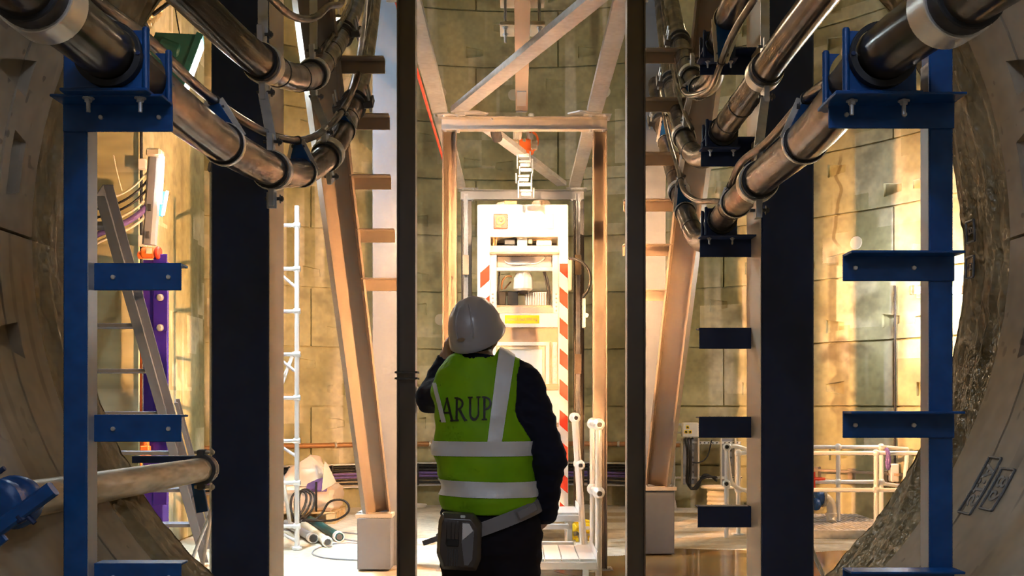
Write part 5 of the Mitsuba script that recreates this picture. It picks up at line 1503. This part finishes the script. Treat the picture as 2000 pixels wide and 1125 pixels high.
for s in 'lr':
    a = J['an_' + s]
    def boot(p):
        d = smin(s_cap(p, [a[0], a[1] - .03, .06], [a[0], a[1] + .16, .05], .052, .045), s_cap(p, [a[0], a[1] - .02, .06], [a[0], a[1] - .02, .17], .055, .056), .03)
        return np.maximum(d, .004 - p[..., 2])
    part(pe, 'boot', nets(boot, [a[0] - .1, a[1] - .14, -.01], [a[0] + .1, a[1] + .26, .25], .010), m_black, True)

def vest_core(p):
    d = smin(s_ell(p, pw(945, 820), (.196, .142, .30)), s_ell(p, pw(955, 925), (.178, .137, .26)), .08)
    d = smin(d, s_cap(p, pw(893, 752, .015), pw(1012, 745, .005), .083, .083), .06)
    d = smin(d, s_ell(p, pw(956, 985), (.172, .140, .13)), .06)
    fold = .010*np.sin(p[..., 2]*31 + p[..., 0]*34 + 1) * np.clip((p[..., 0] + .02)*4, -1, 1)**2
    return d + wrinkle(p, .014, 13, 21) + fold*.45
def vest(p):
    d = vest_core(p)
    d = np.maximum(d, -(vest_core(p) + .009))                      # a shell
    hem = pw(0, 996)[2] + .10*np.maximum(0, p[..., 0] - .0) + .03*np.sin(p[..., 0]*14)*.3
    d = np.maximum(d, hem - p[..., 2])
    for a, b, ra, rb in ((pw(1045, 715), pw(1048, 800), .066, .082), (pw(1048, 800), pw(1062, 845), .082, .06), (pw(806, 735, .03), pw(808, 790, .05), .058, .055)):
        d = np.maximum(d, -s_cap(p, np.r_[a[0], 3.7, a[2]], np.r_[b[0], 3.7, b[2]], ra, rb) if False else -np.min([s_cap(p, a + [0, o, 0], b + [0, o, 0], ra, rb) for o in ((-.09, -.03, .03, .09) if a[0] > -.2 else (.06, .10, .15))], axis=0))
    d = np.maximum(d, -s_cap(p, pw(938, 690, -.02), pw(940, 712, .12), .072, .085))
    return d
vm = nets(vest, [-.42, 3.78, .98], [.20, 4.22, 1.68], .0065)
vk = part(pe, 'vest', vm, m_vest, True)

# silver tapes: bands cut from the vest's outer skin and lifted off it
skin = nets(vest_core, [-.42, 3.78, .98], [.20, 4.22, 1.68], .008)
cut_arm = trimesh.Trimesh(skin.vertices, skin.faces, process=False)
def band(pairs, lift=.006):
    m = trimesh.Trimesh(skin.vertices.copy(), skin.faces.copy(), process=False)
    m.merge_vertices()
    vn = np.array(m.vertex_normals)
    m2 = trimesh.Trimesh(m.vertices + vn*lift, m.faces, process=False)
    for o, n in pairs:
        m2 = m2.slice_plane(o, n)
    return m2
def zband(pyA, pyB, tilt):
    n = unit(np.array([-tilt, 0, 1]))
    return [(pw(952, pyB), n), (pw(952, pyA), -n)]
arm_clear = [(pw(1049, 800), np.array([-1, 0, .0])), (pw(848, 800), np.array([1, 0, .0]))]
part(vk, 'silver_tape', band(zband(860, 888, .0)), m_tape, True)
part(vk, 'silver_tape', band(zband(936, 966, -.02)), m_tape, True)
def xband(l0, l1, r0, r1, y_lo, back=True):
    """upright tape between two slanting picture lines (top point, bottom point each)"""
    a, b = pw(*l0), pw(*l1); c, d = pw(*r0), pw(*r1)
    nl = unit(np.cross(b - a, [0, 1, 0])); nl = nl if nl[0] > 0 else -nl
    nr = unit(np.cross(d - c, [0, 1, 0])); nr = nr if nr[0] < 0 else -nr
    pl = [(a, nl), (c, nr), (pw(950, y_lo), np.array([0, 0, 1.0]))]
    if back:
        pl.append((np.array([0, PD + .03, 0]), np.array([0, -1.0, 0])))
    return pl
part(vk, 'silver_tape', band(xband((972, 712), (954, 862), (1004, 712), (981, 862), 861), .007), m_tape, True)
part(vk, 'silver_tape', band(xband((846, 750), (866, 826), (852, 742), (876, 826), 824) + [(pw(950, 748), np.array([0, 0, -1.0]))], .007), m_tape, True)

# the word on the back, in thin serif capitals laid on the cloth
def L(*pts): return Polygon(pts)
def bar_(x0, y0, x1, y1, w):
    d = unit(np.array([x1 - x0, y1 - y0, 0]))[:2]; n = np.array([-d[1], d[0]])*w/2
    return Polygon([(x0 + n[0], y0 + n[1]), (x1 + n[0], y1 + n[1]), (x1 - n[0], y1 - n[1]), (x0 - n[0], y0 - n[1])])
def serif(x, y, w=.26): return sbox(x - w/2, y - .02, x + w/2, y + .02)
U_ = lambda *g: __import__('shapely').union_all(list(g))
def bowl(x, y0, y1, r, w0=.05, w1=.10):
    cy, ry = (y0 + y1)/2, (y1 - y0)/2
    o = affinity.scale(Point(x, cy).buffer(1, 32), r, ry); i = affinity.translate(affinity.scale(Point(x, cy).buffer(1, 32), r - w1, ry - w0), 0, 0)
    return o.difference(i).intersection(sbox(x, y0 - .1, x + r + .1, y1 + .1))
glyph = {
 'A': (U_(bar_(.06, 0, .42, 1.0, .055), bar_(.40, 1.0, .78, 0, .115), bar_(.2, .36, .64, .36, .045), serif(.06, .02, .24), serif(.78, .02, .26)), .86),
 'R': (U_(bar_(.14, 0, .14, 1, .11), bowl(.14, .46, .99, .42), bar_(.14, .97, .2, .97, .05), bar_(.14, .485, .25, .485, .05), bar_(.30, .5, .70, 0.0, .11), serif(.14, .02, .28), serif(.10, .98, .2), serif(.72, .02, .16)), .80),
 'U': (U_(bar_(.14, .32, .14, 1, .11), bar_(.66, .32, .66, 1, .06), affinity.rotate(bowl(0, -.29, .29, .34, .05, .07), -90, origin=(0, 0)).buffer(0) if False else affinity.scale(Point(.40, .34).buffer(1, 32), .315, .35).difference(affinity.scale(Point(.405, .36).buffer(1, 32), .225, .28)).intersection(sbox(0, -.1, 1, .34)), serif(.14, .98, .28), serif(.66, .98, .24)), .84),
 'P': (U_(bar_(.14, 0, .14, 1, .11), bowl(.14, .42, .99, .44), bar_(.14, .97, .2, .97, .05), bar_(.14, .445, .22, .445, .05), serif(.14, .02, .30), serif(.10, .98, .2)), .66)}
def on_vest(x, z):
    """depth at which the back of the vest lies at x, z (vectors)"""
    y = np.full(len(x), 3.80)
    for _ in range(60):
        y = y + np.clip(vest_core(np.stack([x, y, z], 1)), -.02, .02)*.8
    return y
xcur, letters = 0.0, []
for chx in 'ARUP':
    g, wd = glyph[chx]
    m = trimesh.creation.extrude_polygon(g.buffer(.014), .1, engine='earcut') if g.geom_type == 'Polygon' else trimesh.util.concatenate([trimesh.creation.extrude_polygon(q.buffer(.014), .1, engine='earcut') for q in g.geoms])
    m.apply_translation([xcur, 0, 0]); letters.append(m); xcur += wd + .06
word = trimesh.util.concatenate(letters)
word = trimesh.Trimesh(*trimesh.remesh.subdivide_to_size(word.vertices, word.faces, .09), process=False)
v = word.vertices
sc_x = (964 - 864) / 500.0 / (xcur - .06)
hgt = 44 / 500.0
x = pw(864, 0)[0] + v[:, 0]*sc_x
z = pw(0, 822)[2] + v[:, 1]*hgt*(1 - .0*v[:, 0]) + v[:, 0]*sc_x*.035
y = on_vest(x, z) - .0045 - v[:, 2]*.03
part(vk, 'lettering', trimesh.Trimesh(np.stack([x, y, z], 1), word.faces, process=False), m_black, label='black serif word on the back of the vest')

# belt and the case on it
bm = nets(lambda p: smin(torso(p, .030), s_ell(p, pw(957, 1020), (.195, .142, .16)), .05), [-.45, 3.75, .85], [.25, 4.25, 1.2], .009)
bn = np.array(bm.vertex_normals)
n = unit(np.array([-.36, 0, 1]))
bl = bm.slice_plane(pw(990, 1022), n).slice_plane(pw(990, 994), -n)
part(pe, 'belt', bl, m_webbing, True, label='grey webbing belt')
part(pe, 'belt_strap', beam(rect(.03, .012, .003), pw(1012, 1000, -.15), pw(1045, 985, -.10), (0, -1, 0)), m_webbing)
cs = thing('belt_case', 'hard dark brown case with a grey panel, worn on the belt at the hip', 'case')
cc = pw(903, 1044, -.185)
rot = np.eye(4); a = math.radians(3); rot[:3, :3] = [[math.cos(a), 0, math.sin(a)], [0, 1, 0], [-math.sin(a), 0, math.cos(a)]]
def case_mesh():
    pts = []
    for x, z in ((-.070, .105), (.045, .105), (.078, .070), (.082, -.07), (.068, -.108), (-.058, -.108), (-.082, -.05), (-.080, .08)):
        for y, s in ((.040, 1.0), (-.020, 1.0), (-.045, .86)):
            pts.append((x*s, y, z*s))
    return hull(*pts)
def rounded(mesh, r=.008):
    m = man(mesh)
    sph = trimesh.creation.icosphere(1, r)
    pts = (np.array(mesh.vertices)[:, None]*(1 - r/.09) + np.array(sph.vertices)[None]).reshape(-1, 3)
    return trimesh.convex.convex_hull(pts)
def placed(m):
    return tri(m).apply_transform(rot).apply_translation(cc)
part(cs, 'shell', placed(rounded(case_mesh())), m_case, 25)
for i, x in enumerate((-.052, -.036, -.022, -.008)):
    part(cs, 'rib', placed(hull(*[(x + s*.004 + (.006 if z < 0 else 0), y, z) for s in (-1, 1) for y, z in ((-.045, .088), (-.053, .07), (-.053, .0), (-.045, -.02))])), m_case, 25)
part(cs, 'clasp', placed(bx((-.045, -.056, -.015), (.0, -.044, .012), .004)), m_black)
part(cs, 'lower_grille', placed([bx((-.042 + i*.009, -.052, -.088), (-.037 + i*.009, -.044, -.025), .001) for i in range(5)]), m_darkgrey)
part(cs, 'panel', placed(plate_in(Polygon([(.008, .075), (.034, .075), (.054, .045), (.052, -.06), (.038, -.082), (.024, -.082), (.010, 0)]), .012, (0, -.046, 0), (1, 0, 0), (0, 0, 1))), m_casepanel)
part(cs, 'corner_flash', placed(plate_in(Polygon([(.010, .072), (.034, .072), (.050, .046), (.012, .010)]), .004, (0, -.054, 0), (1, 0, 0), (0, 0, 1))), m_tape)
part(cs, 'tab', placed(bx((.0, -.046, .090), (.018, -.036, .100), .002)), m_tape)
part(cs, 'lower_strap', beam(rect(.02, .006, .001), pw(866, 1040, -.15), pw(832, 1053, -.12), (0, -1, 0)), m_webbing)

# helmet: shell, ridges, peak, harness band and the oval badge
hp = J['skull'] + np.array([.002, -.012, .020])
up_h = unit(np.array([-.26, -.52, 1.0])); fw_h = unit(np.array([.30, 1, .25]) - np.dot([.30, 1, .25], up_h)*up_h); rt_h = np.cross(fw_h, up_h)
H4 = np.eye(4); H4[:3, 0], H4[:3, 1], H4[:3, 2], H4[:3, 3] = rt_h, fw_h, up_h, hp
th, ph = np.meshgrid(np.linspace(0, 2*np.pi, 64, endpoint=False), np.linspace(0, .5, 26), indexing='ij')
def shell_pt(th, t, off=0.0):
    """t: 0 crown, .5 rim"""
    e = t*np.pi
    r = np.sin(e)**.82
    rx, ry, rz = .106 + off, .134 + off, .150 + off
    x, y, z = rx*r*np.cos(th), ry*r*np.sin(th), rz*np.cos(e)**.9 - .03
    ridge = .005*np.exp(-((x)/.016)**2) + .004*np.exp(-((np.abs(x) - .045)/.010)**2)
    z = z + ridge*np.cos(e)
    brim = np.clip((t - .44)/.06, 0, 1)
    k = 1 + brim*.055 + brim**2 * .20*np.clip(np.sin(th), 0, 1)**3
    return np.stack([x*k, y*k, z - brim*.010], -1)
o = shell_pt(th, ph); i_ = shell_pt(th, ph[:, ::-1], -.006)
g = np.concatenate([o, i_], 1)
na, ny = g.shape[:2]
i, j = np.meshgrid(np.arange(na), np.arange(ny - 1), indexing='ij'); i2 = (i + 1) % na
fq = np.stack([i*ny+j, i*ny+j+1, i2*ny+j+1, i2*ny+j], -1).reshape(-1, 4)
hm = trimesh.Trimesh(g.reshape(-1, 3), np.vstack([fq[:, [0, 1, 2]], fq[:, [0, 2, 3]]]), process=False)
hm.merge_vertices(); hm.update_faces(hm.nondegenerate_faces())
hm.apply_transform(H4)
hk = part(pe, 'helmet', hm, m_helmet, True, label='white safety helmet')
def on_helmet(thd, t, off=.0015):
    return (H4 @ np.r_[shell_pt(np.array(math.radians(thd)), np.array(t), off), 1])[:3]
bc_, bt, bu = on_helmet(-99, .415), on_helmet(-95, .415), on_helmet(-99, .39)
xa_, ya_ = unit(bt - bc_), unit(bu - bc_)
part(hk, 'badge', plate_in(affinity.scale(Point(0, 0).buffer(1, 20), .017, .007), .004, bc_, xa_, ya_), m_bronze, label='small oval brown badge')
for t0 in (-1, 1):
    part(hk, 'ridge', tube(np.array([on_helmet(a, t, .001) for a, t in [(-90 + t0*(18 + 10*(1 - u)), .08 + .34*u) for u in np.linspace(0, 1, 14)]]), .0035, 8), m_helmet, True)
part(hk, 'headband', ring(hp - up_h*.035, up_h, .083, .090, .03, 40), m_black, 40)
# hair under the rim at the nape
part(pe, 'hair', nets(lambda p: np.maximum(s_ell(p, J['skull'] + [0, -.010, .005], (.083, .100, .108)), (p[..., 1] - J['skull'][1]) - .02), J['skull'] - .14, J['skull'] + .14, .007), m_hair, True)
# phone held to the ear
ph_ = thing('handset', 'small dark handset held to the left ear by the worker', 'phone')
c = np.asarray(HL['wrist']) + unit(HL['dirn'])*.10 + np.array([.028, .02, 0])
solo(ph_, cb(c[0], c[1], c[2], .016, .05, .12, .005), m_black)
